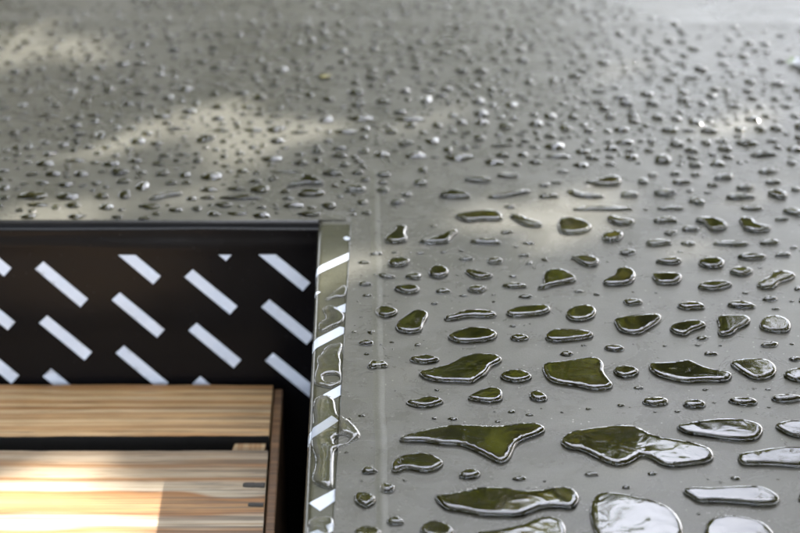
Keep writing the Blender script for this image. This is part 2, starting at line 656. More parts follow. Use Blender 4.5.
def smooth_poly(poly, ds, it=2):
    p = np.array(poly, float)
    for _ in range(it):                                   # Chaikin corner cutting
        q = np.roll(p, -1, axis=0)
        p = np.stack([p * 0.75 + q * 0.25, p * 0.25 + q * 0.75], 1).reshape(-1, 2)
    seg = np.linalg.norm(np.roll(p, -1, axis=0) - p, axis=1)
    per = seg.sum()
    n = int(min(max(per / ds, 16), 150))
    cum = np.concatenate([[0], np.cumsum(seg)])
    pc = np.vstack([p, p[:1]])
    s = np.linspace(0, per, n, endpoint=False)
    out = np.stack([np.interp(s, cum, pc[:, 0]), np.interp(s, cum, pc[:, 1])], 1)
    if area_of(out) < 0:
        out = out[::-1].copy()
    return out

def tri_poly(poly, extra, hole=None):
    vv = [Vector((float(p[0]), float(p[1]))) for p in poly]
    n = len(poly)
    ee = [(i, (i + 1) % n) for i in range(n)]
    if hole is not None:
        h0 = len(vv)
        vv += [Vector((float(p[0]), float(p[1]))) for p in hole]
        ee += [(h0 + i, h0 + (i + 1) % len(hole)) for i in range(len(hole))]
    vv += [Vector((float(p[0]), float(p[1]))) for p in extra]
    r = delaunay_2d_cdt(vv, ee, [], 0, 1e-7)
    V = np.array([(v[0], v[1]) for v in r[0]])
    T = np.array([f for f in r[2] if len(f) == 3])
    c = V[T].mean(axis=1)
    keep = in_poly(poly, c)
    if hole is not None:
        keep &= ~in_poly(hole, c)
    T = T[keep]
    a = V[T]
    cr = (a[:, 1, 0] - a[:, 0, 0]) * (a[:, 2, 1] - a[:, 0, 1]) - (a[:, 1, 1] - a[:, 0, 1]) * (a[:, 2, 0] - a[:, 0, 0])
    T[cr < 0] = T[cr < 0][:, ::-1]
    return V, T

def water_dome(poly_mm, hmax=1.5, hole_mm=None, cap=None, dome=False, fine=1.0):
    """Height field of a drop or puddle (mm) from a screened membrane equation."""
    poly = smooth_poly(poly_mm, 0.42 * fine)
    hole = smooth_poly(hole_mm, 0.5) if hole_mm is not None else None
    if hole is not None:
        hole = hole[::-1].copy()
    lo, hi = poly.min(0), poly.max(0)
    size = hi - lo
    A = abs(area_of(poly))
    rad = math.sqrt(A / math.pi)
    extra = []
    tang = np.roll(poly, -1, 0) - np.roll(poly, 1, 0)
    nrm = np.stack([-tang[:, 1], tang[:, 0]], 1)
    nrm /= np.linalg.norm(nrm, axis=1)[:, None] + 1e-12
    for k, d in enumerate([0.05, 0.14, 0.30, 0.55, 0.9]):
        dd = min(d, d * rad / 2.2)
        ring = poly + nrm * dd
        if k >= 2:
            ring = ring[(k % 2)::2]
        ok = in_poly(poly, ring)
        ring = ring[ok]
        if len(ring):
            ring = ring[dist_poly(poly, ring) > dd * 0.93]
        extra.append(ring)
    st = max(0.5, min(1.15, rad / 5))
    gx = np.arange(lo[0], hi[0], st)
    gy = np.arange(lo[1], hi[1], st * 0.87)
    G = np.array([(x + (0.5 * st if j % 2 else 0), y) for j, y in enumerate(gy) for x in gx])
    G = G + rng.uniform(-0.04, 0.04, G.shape) * st
    if len(G):
        G = G[in_poly(poly, G)]
        if len(G):
            G = G[dist_poly(poly, G) > min(1.1, 1.1 * rad / 2.2)]
        extra.append(G)
    E_ = np.vstack([e for e in extra if len(e)])
    if hole is not None:
        E_ = E_[~in_poly(hole, E_)]
        hn = hole
        t2 = np.roll(hn, -1, 0) - np.roll(hn, 1, 0)
        n2 = np.stack([-t2[:, 1], t2[:, 0]], 1)
        n2 /= np.linalg.norm(n2, axis=1)[:, None]
        E_ = E_[dist_poly(hole, E_) > 0.25]
        E_ = np.vstack([E_] + [hn + n2 * d for d in (0.07, 0.2)])
    V, T = tri_poly(poly, E_, hole)
    n = len(V)
    dB = dist_poly(poly, V)
    if hole is not None:
        dB = np.minimum(dB, dist_poly(hole, V))
    bnd = dB < 1e-4
    # cotangent Laplacian
    L = np.zeros((n, n))
    Mass = np.zeros(n)
    for a, b, c in ((0, 1, 2), (1, 2, 0), (2, 0, 1)):
        i, j, k = T[:, a], T[:, b], T[:, c]
        u, w = V[i] - V[k], V[j] - V[k]
        cr = np.abs(u[:, 0] * w[:, 1] - u[:, 1] * w[:, 0]) + 1e-12
        ct = 0.5 * (u * w).sum(1) / cr
        np.add.at(L, (i, j), -ct)
        np.add.at(L, (j, i), -ct)
        np.add.at(L, (i, i), ct)
        np.add.at(L, (j, j), ct)
        np.add.at(Mass, k, cr / 6)
    inr = dB.max()
    al = cap or min(max(1.7 - 0.38 * inr, 0.48), 1.3)
    if dome:
        al = 4.0
    free = ~bnd & (Mass > 0)
    u = np.zeros(n)
    Am = L[np.ix_(free, free)] + np.diag(Mass[free] / al ** 2)
    u[free] = np.linalg.solve(Am, Mass[free] / al ** 2)
    u = np.clip(u, 0, 1)
    umax = max(u.max(), 1e-6)
    H_ = min(hmax, (0.50 if dome else 0.56) * inr)
    un = u / umax
    z = H_ * (un if dome else np.clip(un * (2 - un), 0, 1) ** 0.62)
    z[bnd] = -0.04
    used = np.zeros(n, bool)
    used[T.ravel()] = True
    idx = np.cumsum(used) - 1
    V3, T3 = np.column_stack([V[used], z[used]]), idx[T]
    B3 = V3.copy()
    B3[:, 2] = 0.13
    return np.vstack([V3, B3]), np.vstack([T3, T3 + len(V3)])

# ------------------------------------------------------------------ printed dashes
def dash_face():
    ox, oy = 61.7, 284.1
    cor = [(-26.4, -15.1), (-18.2, -22.6), (26.4, 14.4), (18.9, 22.6)]
    k = 0
    for i in range(-12, 5):
        for j in range(-12, 4):
            c = (ox + 76.6 * i + 4.2 * j * 0.92, oy + 30.5 * i + 53.5 * j)
            if not (225 < c[1] < 400 and -420 < c[0] < 320):
                continue
            poly = [(c[0] + a, c[1] + b) for a, b in cor]
            # the print stops at the line where another layer of film laps over it, and at the corner
            clip_y = 254.5
            def clip(pl, f):
                out = []
                for q in range(len(pl)):
                    A_, B_ = pl[q], pl[(q + 1) % len(pl)]
                    fa, fb = f(A_), f(B_)
                    if fa >= 0:
                        out.append(A_)
                    if fa * fb < 0:
                        t = fa / (fa - fb)
                        out.append((A_[0] + (B_[0] - A_[0]) * t, A_[1] + (B_[1] - A_[1]) * t))
                return out
            poly = clip(poly, lambda p: p[1] - clip_y)
            if len(poly) >= 3:
                poly = clip(poly, lambda p: 316.0 - p[0] - (p[1] - 224) * 0.035)
            if len(poly) < 3:
                continue
            pl = np.array([Q(p[0], p[1], cy) for p in poly])
            if abs(area_of(pl)) < 4e-6:
                continue
            if area_of(pl) < 0:
                pl = pl[::-1].copy()
            dens = []
            for q in range(len(pl)):
                a, b = pl[q], pl[(q + 1) % len(pl)]
                m = max(1, int(np.linalg.norm(b - a) / 0.0015))
                for s in range(m):
                    dens.append(a + (b - a) * s / m)
            dens = np.array(dens)
            lo, hi = dens.min(0), dens.max(0)
            G = np.array([(x, y) for x in np.arange(lo[0], hi[0], 0.002) for y in np.arange(lo[1], hi[1], 0.002)])
            G = G[in_poly(dens, G)] if len(G) else np.zeros((0, 2))
            if len(G):
                G = G[dist_poly(dens, G) > 0.0006]
            V, T = tri_poly(dens * 1000, G * 1000)
            V = V / 1000
            vs = [(x, face_y(x, z) - 0.00012, z) for x, z in V]
            sub('printed_dash', vs, T, M_DASH)
dash_face()

strip_dashes = [
    [(343, 236.5), (346, 234.8), (350, 236), (349.5, 238.5), (346, 238.8)],
    [(315.7, 272.5), (317.2, 265.3), (349.0, 250.9), (348.6, 257.8)],
    [(314.4, 287.3), (320.6, 289.7), (314.9, 292)],
    [(333.5, 306.3), (345.7, 301), (345.4, 309.9), (341, 310.2)],
    [(310.3, 348.4), (312.5, 338.5), (339.7, 324.4), (344.2, 325.3), (343.8, 331.5)],
    [(322.8, 392.8), (341.0, 382.8), (340.8, 393.1), (332.8, 397.3)],
    [(303.1, 441), (305.0, 430), (331.7, 414.7), (339.2, 419.8), (313, 436.5)],
    [(308.8, 500.9), (335.4, 486.5), (335.0, 498.7), (320, 509)],
    [(309.7, 532), (318, 529), (327, 534), (316, 542)],
    [(325.6, 525), (333.4, 521), (333.0, 530), (329, 531.5)],
]
def drape(poly, step, base, lift):
    """Cut a plan polygon into small triangles that follow the strip's surface."""
    if area_of(poly) < 0:
        poly = poly[::-1].copy()
    dens = []
    for q in range(len(poly)):
        a, b = poly[q], poly[(q + 1) % len(poly)]
        m = max(1, int(np.linalg.norm(b - a) / step))
        for s in range(m):
            dens.append(a + (b - a) * s / m)
    dens = np.array(dens)
    lo, hi = dens.min(0), dens.max(0)
    G = np.array([(x, y) for x in np.arange(lo[0], hi[0], step) for y in np.arange(lo[1], hi[1], step)])
    if len(G):
        G = G[in_poly(dens, G)]
        if len(G):
            G = G[dist_poly(dens, G) > step * 0.4]
    else:
        G = np.zeros((0, 2))
    V, T = tri_poly(dens * 1000, G * 1000)
    V = V / 1000
    return [(x, y, base(x, y) + lift) for x, y in V], T
for pl in strip_dashes:
    pts = np.array([P(a, b, 0.0003) for a, b in pl])
    for q in pts:
        q[0] = max(q[0], slx(q[1]) + 0.0001)
    vs, T = drape(pts, 0.0006, strip_z, 0.00009)
    sub('printed_dash', vs, T, M_DASH)

# ------------------------------------------------------------------ pallet
PZ = -0.070                            # deck height
pallet = empty('wooden_pallet', (-0.2, -0.06, GZ))
tag(pallet, 'pine pallet with banded boards standing in the notch of the wrapped stack', 'pallet')
PINV = Matrix.Translation((0.2, 0.06, -GZ))
def psub(name, vs, fs, mats, smooth=False, parent=None):
    o = mesh_obj(name, vs, fs, None, None, smooth)
    for m in (mats if isinstance(mats, list) else [mats]):
        o.data.materials.append(m)
    o.parent = parent or pallet
    o.matrix_parent_inverse = PINV
    return o
p_end0, p_end1 = P(272.5, 383, PZ), P(262.5, 533, PZ)
def endx(y):
    return p_end0[0] + (p_end1[0] - p_end0[0]) * (y - p_end0[1]) / (p_end1[1] - p_end0[1])
def plank(name, y0, y1, zt, th, mats, seed, x_left=-0.75, wav=0.0006, dark_front=False):
    """A sawn board along x: loops of a rounded rectangle, edges uneven, ends cut square."""
    xs_ = list(np.linspace(x_left, -0.2, 30)) + list(np.linspace(-0.2, 0.0, 121))[1:]
    ring = []
    r = 0.0011
    for (yc, zc, a0) in ((y1 - r, zt - r, 0), (y0 + r, zt - r, 90), (y0 + r, zt - th + r, 180), (y1 - r, zt - th + r, 270)):
        for k in range(4):
            a = R(a0 + 30 * k)
            ring.append((yc + r * math.cos(a), zc + r * math.sin(a)))
    m = len(ring)
    vs, fs, mi = [], [], []
    n = len(xs_)
    for i, x in enumerate(xs_):
        t = (x - xs_[0]) / (xs_[-1] - xs_[0])
        xe = x_left + (endx((y0 + y1) / 2) - x_left) * t
        for (yy, z2) in ring:
            fr = 1 if yy > (y0 + y1) / 2 else 2
            w = wav * noise.noise(Vector((xe * 26, fr * 5.1 + seed, seed))) + wav * 0.45 * noise.noise(Vector((xe * 120, fr * 2.1 + seed, 1.3)))
            zw = 0.0003 * noise.noise(Vector((xe * 14, yy * 60, seed)))
            ex = 0.0005 * noise.noise(Vector((yy * 160, z2 * 160, seed))) if i == n - 1 else 0
            shift = (yy - (y0 + y1) / 2) * (p_end1[0] - p_end0[0]) / (p_end1[1] - p_end0[1]) if i > n - 60 else 0
            shift *= max(0, (i - (n - 60)) / 59)
            vs.append((xe + ex + shift, yy + w, z2 + zw))
    for i in range(n - 1):
        for k in range(m):
            a, b = i * m + k, i * m + (k + 1) % m
            fs.append((a, b, b + m, a + m))
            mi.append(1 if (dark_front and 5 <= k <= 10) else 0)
    fs.append(tuple(range(m - 1, -1, -1)))
    mi.append(0)
    fs.append(tuple((n - 1) * m + k for k in range(m)))
    mi.append(0)
    o = psub(name, vs, fs, mats, False)
    o.data.polygons.foreach_set('material_index', mi)
    return o
yA1, yA0 = P(150, 384, PZ)[1], P(150, 436.5, PZ)[1]
yB1, yB0 = P(150, 449.5, PZ)[1], P(150, 449.5, PZ)[1] - 0.098
TH = 0.022
plank('deck_board', yA0, yA1, PZ, TH, [M_WOOD_A, M_GAP_SHADE], 1.0, dark_front=True)
plank('deck_board', yB0, yB1, PZ, TH, [M_WOOD_B, M_GAP_SHADE], 4.0, wav=0.0004)
plank('deck_board', yB0 - 0.012 - 0.098, yB0 - 0.012, PZ, TH, [M_WOOD_B, M_GAP_SHADE], 9.0, wav=0.0004)
plank('deck_board', yB0 - 0.24, yB0 - 0.122, PZ, TH, [M_WOOD_A, M_GAP_SHADE], 12.0, wav=0.0004)
def box_pts(name, corners, z0, z1, mat, bev=0.0008):
    bm = bmesh.new()
    lo = [bm.verts.new((x, y, z0)) for x, y in corners]
    hi = [bm.verts.new((x, y, z1)) for x, y in corners]
    bm.faces.new(hi)
    bm.faces.new(lo[::-1])
    n = len(corners)
    for i in range(n):
        bm.faces.new((lo[i], lo[(i + 1) % n], hi[(i + 1) % n], hi[i]))
    bmesh.ops.recalc_face_normals(bm, faces=bm.faces)
    bmesh.ops.bevel(bm, geom=bm.edges[:], offset=bev, segments=2, affect='EDGES', profile=0.5)
    me = bpy.data.meshes.new(name)
    bm.to_mesh(me)
    bm.free()
    me.materials.append(mat)
    o = bpy.data.objects.new(name, me)
    COL.objects.link(o)
    o.parent = pallet
    o.matrix_parent_inverse = PINV
    return o
# stringers under the boards: one flush with the board ends, one further left
ys0, ys1 = yB0 - 0.24, yA1 - 0.001
def stringer(x_off, w):
    return box_pts('stringer', [(endx(ys1) + x_off - w, ys1), (endx(ys0) + x_off - w, ys0), (endx(ys0) + x_off, ys0), (endx(ys1) + x_off, ys1)], GZ + 0.001, PZ - TH - 0.0008, M_WOOD_S)
stringer(-0.0006, 0.040)
stringer(-0.32, 0.045)
stringer(-0.62, 0.045)
# side rail nailed to the ends of the boards
box_pts('side_rail', [(endx(ys1) + 0.0008, ys1 - 0.001), (endx(ys0) + 0.0008, ys0), (endx(ys0) + 0.0042, ys0), (endx(ys1) + 0.0042, ys1 - 0.001)], GZ + 0.03, PZ - 0.0012, M_WOOD_S, 0.0005)
# short spacer that closes the gap between the first two boards
gx0 = P(231, 442, PZ)[0]
def wood_cross():
    m = M_WOOD_A.copy()
    m.name = 'pale_pine_crosscut'
    for nd in m.node_tree.nodes:
        if nd.type == 'MAPPING':
            nd.inputs['Rotation'].default_value = (0, 0, math.pi / 2)
    return m
M_WOOD_X = wood_cross()
ym = (yA0 + yB1) / 2
box_pts('spacer', [(gx0, yB1 + 0.0012), (endx(ym) - 0.0015, yB1 + 0.0012), (endx(ym) - 0.0012, yA0 - 0.0012), (gx0 + 0.0012, yA0 - 0.0012)], PZ - 0.02, PZ - 0.0022, M_WOOD_X, 0.0004)
# nails driven in at the ends of the second board
def nail(pts, w):
    a, b = np.array(P(*pts[0], PZ)), np.array(P(*pts[1], PZ))
    n = 14
    vs, fs = [], []
    d = (b - a) / np.linalg.norm(b - a)
    nr = np.array((-d[1], d[0]))
    for i in range(n):
        t = i / (n - 1)
        rr = w * (1 if i > 1 else 0.5 + 0.4 * i) * (0.9 + 0.2 * noise.noise(Vector((i * 0.7, w * 999, 0))))
        for k in range(8):
            an = 2 * math.pi * k / 8
            c = a + (b - a) * t + nr * rr * math.cos(an)
            vs.append((c[0], c[1], PZ + 0.0002 + rr * 0.7 * math.sin(an)))
    for i in range(n - 1):
        for k in range(8):
            q, s = i * 8 + k, i * 8 + (k + 1) % 8
            fs.append((q, s, s + 8, q + 8))
    fs.append(tuple(range(7, -1, -1)))
    fs.append(tuple((n - 1) * 8 + k for k in range(8)))
    psub('nail', vs, fs, M_NAIL, True)
nail([(243, 485.5), (265, 486.0)], 0.0016)
nail([(248, 505.0), (263.5, 505.5)], 0.0011)

# ------------------------------------------------------------------ water: traced puddles and drops
S4, S3 = 4.4417, 3.331
REG = {'R1': (340, 310, S4), 'R2': (480, 310, S4), 'R3': (640, 310, S4), 'R4': (340, 413, S4), 'R5': (480, 413, S4), 'R6': (640, 413, S4),
       'S5': (340, 170, S3), 'S6': (480, 170, S3), 'S7': (640, 170, S3), 'B1': (400, 60, 4.0), 'B2': (600, 60, 4.0),
       'B3': (0, 60, 3.33), 'B4': (200, 60, 3.33), 'C1': (290, 210, 5.33), 'C2': (290, 300, 5.33), 'C3': (290, 380, 5.33), 'C4': (290, 433, 5.33)}
def RG(reg, pts):
    ox, oy, s = REG[reg]
    return [(ox + a / s, oy + b / s) for a, b in pts]

# (region, outline, short noun phrase that singles it out, label)
OUT = [
 ('S5', [(113,470),(125,455),(150,447),(180,455),(196,470),(185,485),(155,496),(125,488)], 'the rounded drop right of the white crease', 'rounded dark-rimmed drop just right of the pale crease'),
 ('R1', [(240,75),(262,45),(300,15),(330,-8),(375,-5),(397,12),(385,45),(372,65),(368,95),(335,108),(290,108),(255,98)], 'the dark upright rock-shaped drop', 'dark rock-shaped drop taller than wide near the pale crease'),
 ('R1', [(458,40),(470,25),(510,18),(530,0),(580,-10),(650,-8),(690,5),(700,22),(670,35),(600,30),(550,35),(510,50),(475,52)], 'the bean-shaped drop', 'bean-shaped drop with its left end hooked forward'),
 ('R1', [(473,118),(500,100),(540,80),(580,70),(640,72),(680,85),(704,105),(690,130),(640,145),(580,152),(520,150),(490,135)], 'the leaf-shaped oval drop', 'oval leaf-shaped drop with olive middle behind the boot-shaped puddle'),
 ('R1', [(305,215),(320,203),(355,200),(385,186),(415,205),(447,215),(435,230),(395,243),(350,240),(315,230)], 'the small hat-shaped drop', 'small hat-shaped drop with a pointed back edge'),
 ('R1', [(342,278),(380,270),(430,255),(490,240),(530,210),(570,193),(620,187),(690,190),(724,210),(715,228),(670,248),(655,285),(610,315),(590,332),(520,325),(440,325),(375,310)], 'the boot-shaped puddle', 'dark green boot-shaped puddle with its toe pointing left'),
 ('R1', [(288,408),(310,398),(350,395),(375,378),(430,380),(468,400),(445,420),(400,438),(350,438),(305,425)], 'the dark fish-shaped drop', 'dark fish-shaped drop right of the crease behind the gull-wing puddle'),
 ('R1', [(562,390),(600,368),(640,342),(685,337),(715,345),(727,375),(720,405),(680,418),(620,412),(575,402)], 'the shell-shaped drop', 'shell-shaped drop with yellow streaks in front of the boot-shaped puddle'),
 ('S6', [(82,475),(110,458),(160,447),(215,443),(238,455),(232,475),(190,488),(130,493),(95,490)], 'the smooth lozenge drop', 'smooth lozenge drop with dark middle left of the ringed round drop'),
 ('S6', [(280,480),(295,460),(330,445),(370,445),(392,465),(380,495),(340,508),(300,505)], 'the ringed round drop', 'round drop with double rim rings in the middle of the sheet'),
 ('R2', [(285,120),(300,95),(330,77),(400,80),(470,85),(510,105),(495,125),(430,138),(350,148),(300,142)], 'the wedge-shaped drop', 'wedge-shaped drop behind the cat-head puddle tapering to the right'),
 ('R2', [(125,120),(150,100),(190,97),(225,118),(200,138),(160,143)], None, None),
 ('R2', [(590,40),(620,28),(680,18),(740,12),(790,10),(812,25),(795,55),(745,90),(710,115),(650,110),(615,95),(600,65)], 'the heart-like shield drop', 'shield-shaped drop with grey-green middle and pointed right corner'),
 ('R2', [(272,240),(310,228),(360,225),(430,212),(480,202),(525,205),(555,235),(548,275),(575,315),(597,340),(570,358),(500,362),(440,345),(360,335),(305,318),(280,280)], 'the cat-head puddle', 'big dark green puddle with raised right corner near the picture centre'),
 ('R2', [(82,290),(110,268),(150,258),(200,265),(238,295),(215,318),(160,328),(105,315)], 'the doughnut-like oval drop', 'oval drop with yellow centre left of the big dark green puddle'),
 ('R2', [(215,372),(230,350),(265,350),(305,385),(295,408),(250,410),(222,395)], 'the lumpy slanted drop', 'lumpy slanted little drop in front of the oval yellow-centred drop'),
 ('R2', [(585,265),(610,245),(660,240),(712,265),(700,290),(660,307),(610,300)], 'the nut-shaped drop', 'nut-shaped drop just right of the big dark green puddle'),
 ('R3', [(128,75),(150,55),(200,40),(260,38),(302,62),(270,80),(230,95),(205,122),(160,112),(135,95)], 'the mitten-shaped drop', 'mitten-shaped drop with yellow spot and pointed right end'),
 ('R3', [(335,32),(360,15),(420,20),(470,15),(498,42),(470,70),(435,85),(415,110),(370,125),(340,110),(350,65)], 'the tooth-shaped drop', 'tooth-shaped drop narrowing to the front, beside the square drop'),
 ('R3', [(525,75),(535,40),(565,18),(620,20),(660,40),(675,75),(660,105),(600,105),(550,95)], 'the square drop', 'squarish drop with rounded corners and silver middle'),
 ('R3', [(33,250),(45,230),(95,232),(160,225),(210,212),(240,228),(290,255),(350,272),(405,280),(412,300),(385,325),(290,322),(200,330),(130,312),(65,290)], 'the long slipper-shaped puddle', 'long slipper-shaped puddle with pale blue shine in its middle'),
 ('R3', [(395,230),(430,215),(500,210),(560,212),(595,235),(612,270),(590,300),(540,318),(490,308),(450,280),(415,250)], 'the silver teardrop', 'teardrop-shaped drop with bright silver middle right of the slipper-shaped puddle'),
 ('R3', [(630,290),(650,265),(690,252),(740,252),(760,290),(730,325),(680,322)], 'the drop cut by the right edge', 'silver drop half cut off by the right edge of the picture'),
 ('R3', [(5,402),(25,383),(70,378),(115,382),(133,405),(110,425),(60,430),(20,420)], 'the flat oval drop in front of the slipper', 'flat oval drop in front of the left end of the slipper-shaped puddle'),
 ('R3', [(185,415),(205,395),(245,388),(285,400),(297,420),(280,437),(235,440),(200,430)], 'the round bead in front of the slipper', 'round bead in front of the middle of the slipper-shaped puddle'),
 ('R3', [(385,392),(420,380),(500,380),(530,410),(500,428),(440,425),(400,408)], 'the almond drop', 'almond-shaped drop in front of the silver teardrop'),
 ('R3', [(573,390),(600,372),(660,365),(715,375),(722,395),(690,412),(620,415)], 'the second almond drop', 'almond-shaped drop at the right edge in front of the cut-off silver drop'),
 ('R4', [(225,240),(235,210),(270,190),(320,175),(380,172),(430,190),(468,222),(440,250),(400,268),(340,262),(290,248),(255,270),(228,265)], 'the bow-shaped drop', 'dark bow-shaped drop in front of the gull-wing puddle'),
 ('R4', [(518,282),(545,250),(580,237),(632,260),(615,290),(560,298)], 'the lumpy bead under the gull wing', 'small lumpy bead in front of the middle of the gull-wing puddle'),
 ('R4', [(258,112),(300,95),(350,82),(410,65),(470,52),(530,48),(620,52),(700,55),(770,48),(830,36),(890,42),(920,70),(880,95),(820,115),(780,140),(765,190),(745,220),(710,232),(660,205),(600,170),(530,140),(450,140),(380,125),(310,125),(270,125)], 'the gull-wing puddle', 'large gull-wing puddle with brown middle and a spike at its right'),
 ('R4', [(412,365),(450,360),(510,352),(570,338),(620,325),(740,325),(800,345),(900,340),(960,322),(1030,325),(1065,365),(1060,400),(1035,430),(970,420),(900,425),(860,440),(800,468),(720,465),(620,462),(540,440),(470,432),(440,405)], 'the bone-shaped puddle', 'long bone-shaped puddle with white shine near the bottom centre'),
 ('R4', [(600,520),(660,530),(740,512),(820,490),(880,460),(940,452),(990,475),(1010,520),(1000,580),(800,640),(620,580)], 'the puddle cut by the bottom edge', 'curved puddle cut by the bottom edge in front of the bone-shaped puddle'),
 ('R4', [(345,520),(370,488),(410,472),(450,475),(490,498),(512,530),(490,565),(400,570)], 'the rounded drop cut by the bottom edge', 'rounded drop with dark cleft, cut by the bottom edge'),
 ('R4', [(52,525),(90,500),(130,495),(180,515),(192,545),(150,570),(80,565)], None, None),
 ('R5', [(350,130),(375,95),(420,75),(480,65),(560,55),(620,45),(700,55),(760,95),(840,115),(920,125),(990,145),(1030,165),(1043,205),(1010,225),(950,235),(860,248),(800,235),(760,205),(720,190),(690,215),(640,240),(580,235),(520,205),(450,165),(390,160)], 'the whale-shaped puddle', 'largest puddle, whale-shaped, olive at its left and white at its right'),
 ('R5', [(485,420),(500,370),(540,345),(620,350),(720,375),(800,395),(860,430),(905,500),(895,580),(800,640),(600,640),(520,560),(490,480)], 'the white shining puddle', 'broad white-shining puddle cut by the bottom edge'),
 ('R6', [(153,60),(185,45),(260,32),(340,20),(430,20),(510,35),(548,60),(545,95),(520,122),(470,132),(380,122),(280,105),(200,92)], 'the spindle puddle', 'spindle-shaped puddle with yellow-green middle behind the whale-shaped puddle'),
 ('R6', [(590,55),(620,35),(680,28),(760,30),(800,60),(790,110),(740,120),(660,105)], 'the puddle at the right edge', 'rounded puddle cut by the right edge beside the spindle-shaped puddle'),
 ('R6', [(428,190),(455,175),(510,168),(590,150),(680,145),(790,148),(820,190),(800,240),(700,248),(580,235),(470,238),(440,225)], 'the yellow-green puddle at the right edge', 'long yellow-green puddle running out of the right edge'),
 ('R6', [(178,340),(230,322),(300,330),(390,322),(470,318),(550,322),(600,355),(628,385),(600,415),(540,420),(450,408),(350,400),(260,402),(225,375)], 'the peanut puddle', 'white peanut-shaped puddle with a spike at its left end'),
 ('R6', [(280,510),(300,475),(350,452),(420,450),(500,465),(560,490),(600,540),(590,600),(450,640),(300,600)], 'the bowl-shaped puddle', 'bowl-shaped puddle with dark inner arc, cut by the bottom edge'),
 ('S5', [(325,85),(345,68),(385,60),(425,75),(440,95),(390,98),(345,95)], 'the dark humped drop', 'dark humped drop in the middle distance, nearest the picture centre'),
 ('S5', [(375,148),(420,140),(470,130),(520,128),(545,150),(540,172),(480,168),(430,178),(400,165)], 'the crumpled long drop', 'crumpled long drop in front of the dark humped drop'),
 ('S5', [(145,232),(165,212),(185,200),(180,183),(205,178),(228,185),(215,210),(230,238),(190,248),(155,243)], 'the thumb-shaped drop', 'thumb-shaped drop with dark middle right of the pale crease'),
 ('S5', [(258,240),(290,232),(340,215),(375,190),(400,198),(370,225),(365,245),(310,250),(270,248)], 'the comma-shaped drop', 'comma-shaped drop with its tail pointing back right'),
 ('S5', [(425,235),(460,222),(510,220),(545,242),(530,250),(450,247)], 'the pale dome drop', 'pale dome-shaped drop right of the comma-shaped drop'),
 ('S5', [(155,312),(170,290),(215,285),(240,298),(215,322),(180,328)], 'the slanted brown drop', 'brown slanted drop in front of the thumb-shaped drop'),
 ('S5', [(105,338),(130,333),(175,345),(190,358),(160,365),(125,352)], None, None),
 ('S5', [(292,340),(305,318),(330,310),(360,325),(365,348),(335,365),(300,358)], 'the clam drop', 'clam-shaped round drop in front of the comma-shaped drop'),
 ('S5', [(175,388),(210,378),(250,377),(270,395),(255,412),(225,417),(190,403)], 'the dark-eyed oval drop', 'oval drop with a dark eye left of a small flat bead'),
 ('S5', [(410,330),(440,322),(470,338),(515,350),(500,362),(460,368),(425,350)], 'the folded drop', 'folded slanted drop right of the clam-shaped drop'),
 ('S6', [(20,88),(70,78),(110,65),(160,55),(175,68),(130,82),(70,97),(35,97)], 'the long yellow wedge drop', 'yellowish wedge-shaped drop slanting back right in the middle distance'),
 ('S6', [(280,62),(310,55),(340,75),(390,78),(425,92),(370,98),(320,90)], 'the bent silver drop', 'bent silver drop behind the thin straight drop'),
 ('S6', [(340,42),(380,35),(420,20),(450,10),(475,30),(465,52),(420,58),(370,48)], 'the bright blurred drop', 'bright bluish blurred drop behind the bent silver drop'),
 ('S6', [(295,135),(330,118),(400,115),(480,118),(522,128),(480,138),(380,137)], 'the thin straight drop', 'thin straight drop like a short stick'),
 ('S6', [(420,148),(440,145),(470,160),(520,165),(510,182),(460,188),(430,172)], 'the slanted pale drop', 'pale drop just in front of the right end of the thin straight drop'),
 ('S6', [(92,138),(125,142),(170,165),(215,180),(200,195),(150,188),(115,165)], 'the slug-shaped drop', 'slug-shaped drop slanting forward to the right'),
 ('S6', [(260,160),(280,152),(340,158),(375,185),(370,200),(335,218),(270,215),(260,190)], 'the yellow block drop', 'yellowish block-shaped drop in front of the thin straight drop'),
 ('S6', [(400,215),(440,197),(475,200),(480,218),(460,240),(415,243)], 'the yellow-tinged drop', 'yellow-tinged drop right of the yellowish block-shaped drop'),
 ('S6', [(295,285),(330,280),(380,280),(402,305),(385,325),(350,325),(320,300)], 'the paw drop', 'paw-shaped drop behind the turtle-shaped drop'),
 ('S6', [(185,395),(215,385),(205,350),(225,328),(270,322),(310,345),(328,368),(280,380),(235,390),(205,402)], 'the turtle drop', 'turtle-shaped drop with a thin tail at its front left'),
 ('S6', [(405,372),(450,350),(450,325),(485,315),(515,330),(522,360),(500,385),(440,390),(412,385)], 'the boot drop', 'short boot-shaped drop with bright yellow-green middle'),
 ('S7', [(178,158),(210,150),(250,155),(280,170),(297,188),(270,205),(235,208),(220,180),(195,172)], 'the curled drop', 'curled drop with a thick front end on the right side'),
 ('S7', [(325,158),(350,150),(380,158),(385,180),(440,190),(430,205),(385,213),(345,200),(335,175)], 'the duck-shaped drop', 'duck-shaped drop with an upright left end'),
 ('S7', [(190,300),(215,285),(260,285),(288,305),(270,330),(225,332),(198,318)], 'the plump round drop', 'plump round drop on the right between small ovals'),
 ('S7', [(380,380),(430,355),(440,332),(480,330),(525,345),(500,365),(465,375),(450,398),(405,400)], 'the bow-tie drop', 'bow-tie shaped drop near the right edge'),
 ('S7', [(35,340),(80,335),(130,340),(145,355),(125,385),(60,385),(45,365)], 'the bucket drop', 'bucket-shaped drop with a dark spot in its middle'),
 ('S7', [(280,445),(320,428),(360,435),(392,455),(370,465),(310,460)], 'the low mound drop', 'low mound-shaped drop behind the tooth-shaped drop'),
 ('S7', [(152,95),(180,85),(210,95),(220,112),(190,120)], None, None),
 ('S7', [(420,70),(450,58),(490,75),(492,95),(460,100),(430,85)], 'the green-tinted drop', 'green-tinted round drop far back at the right'),
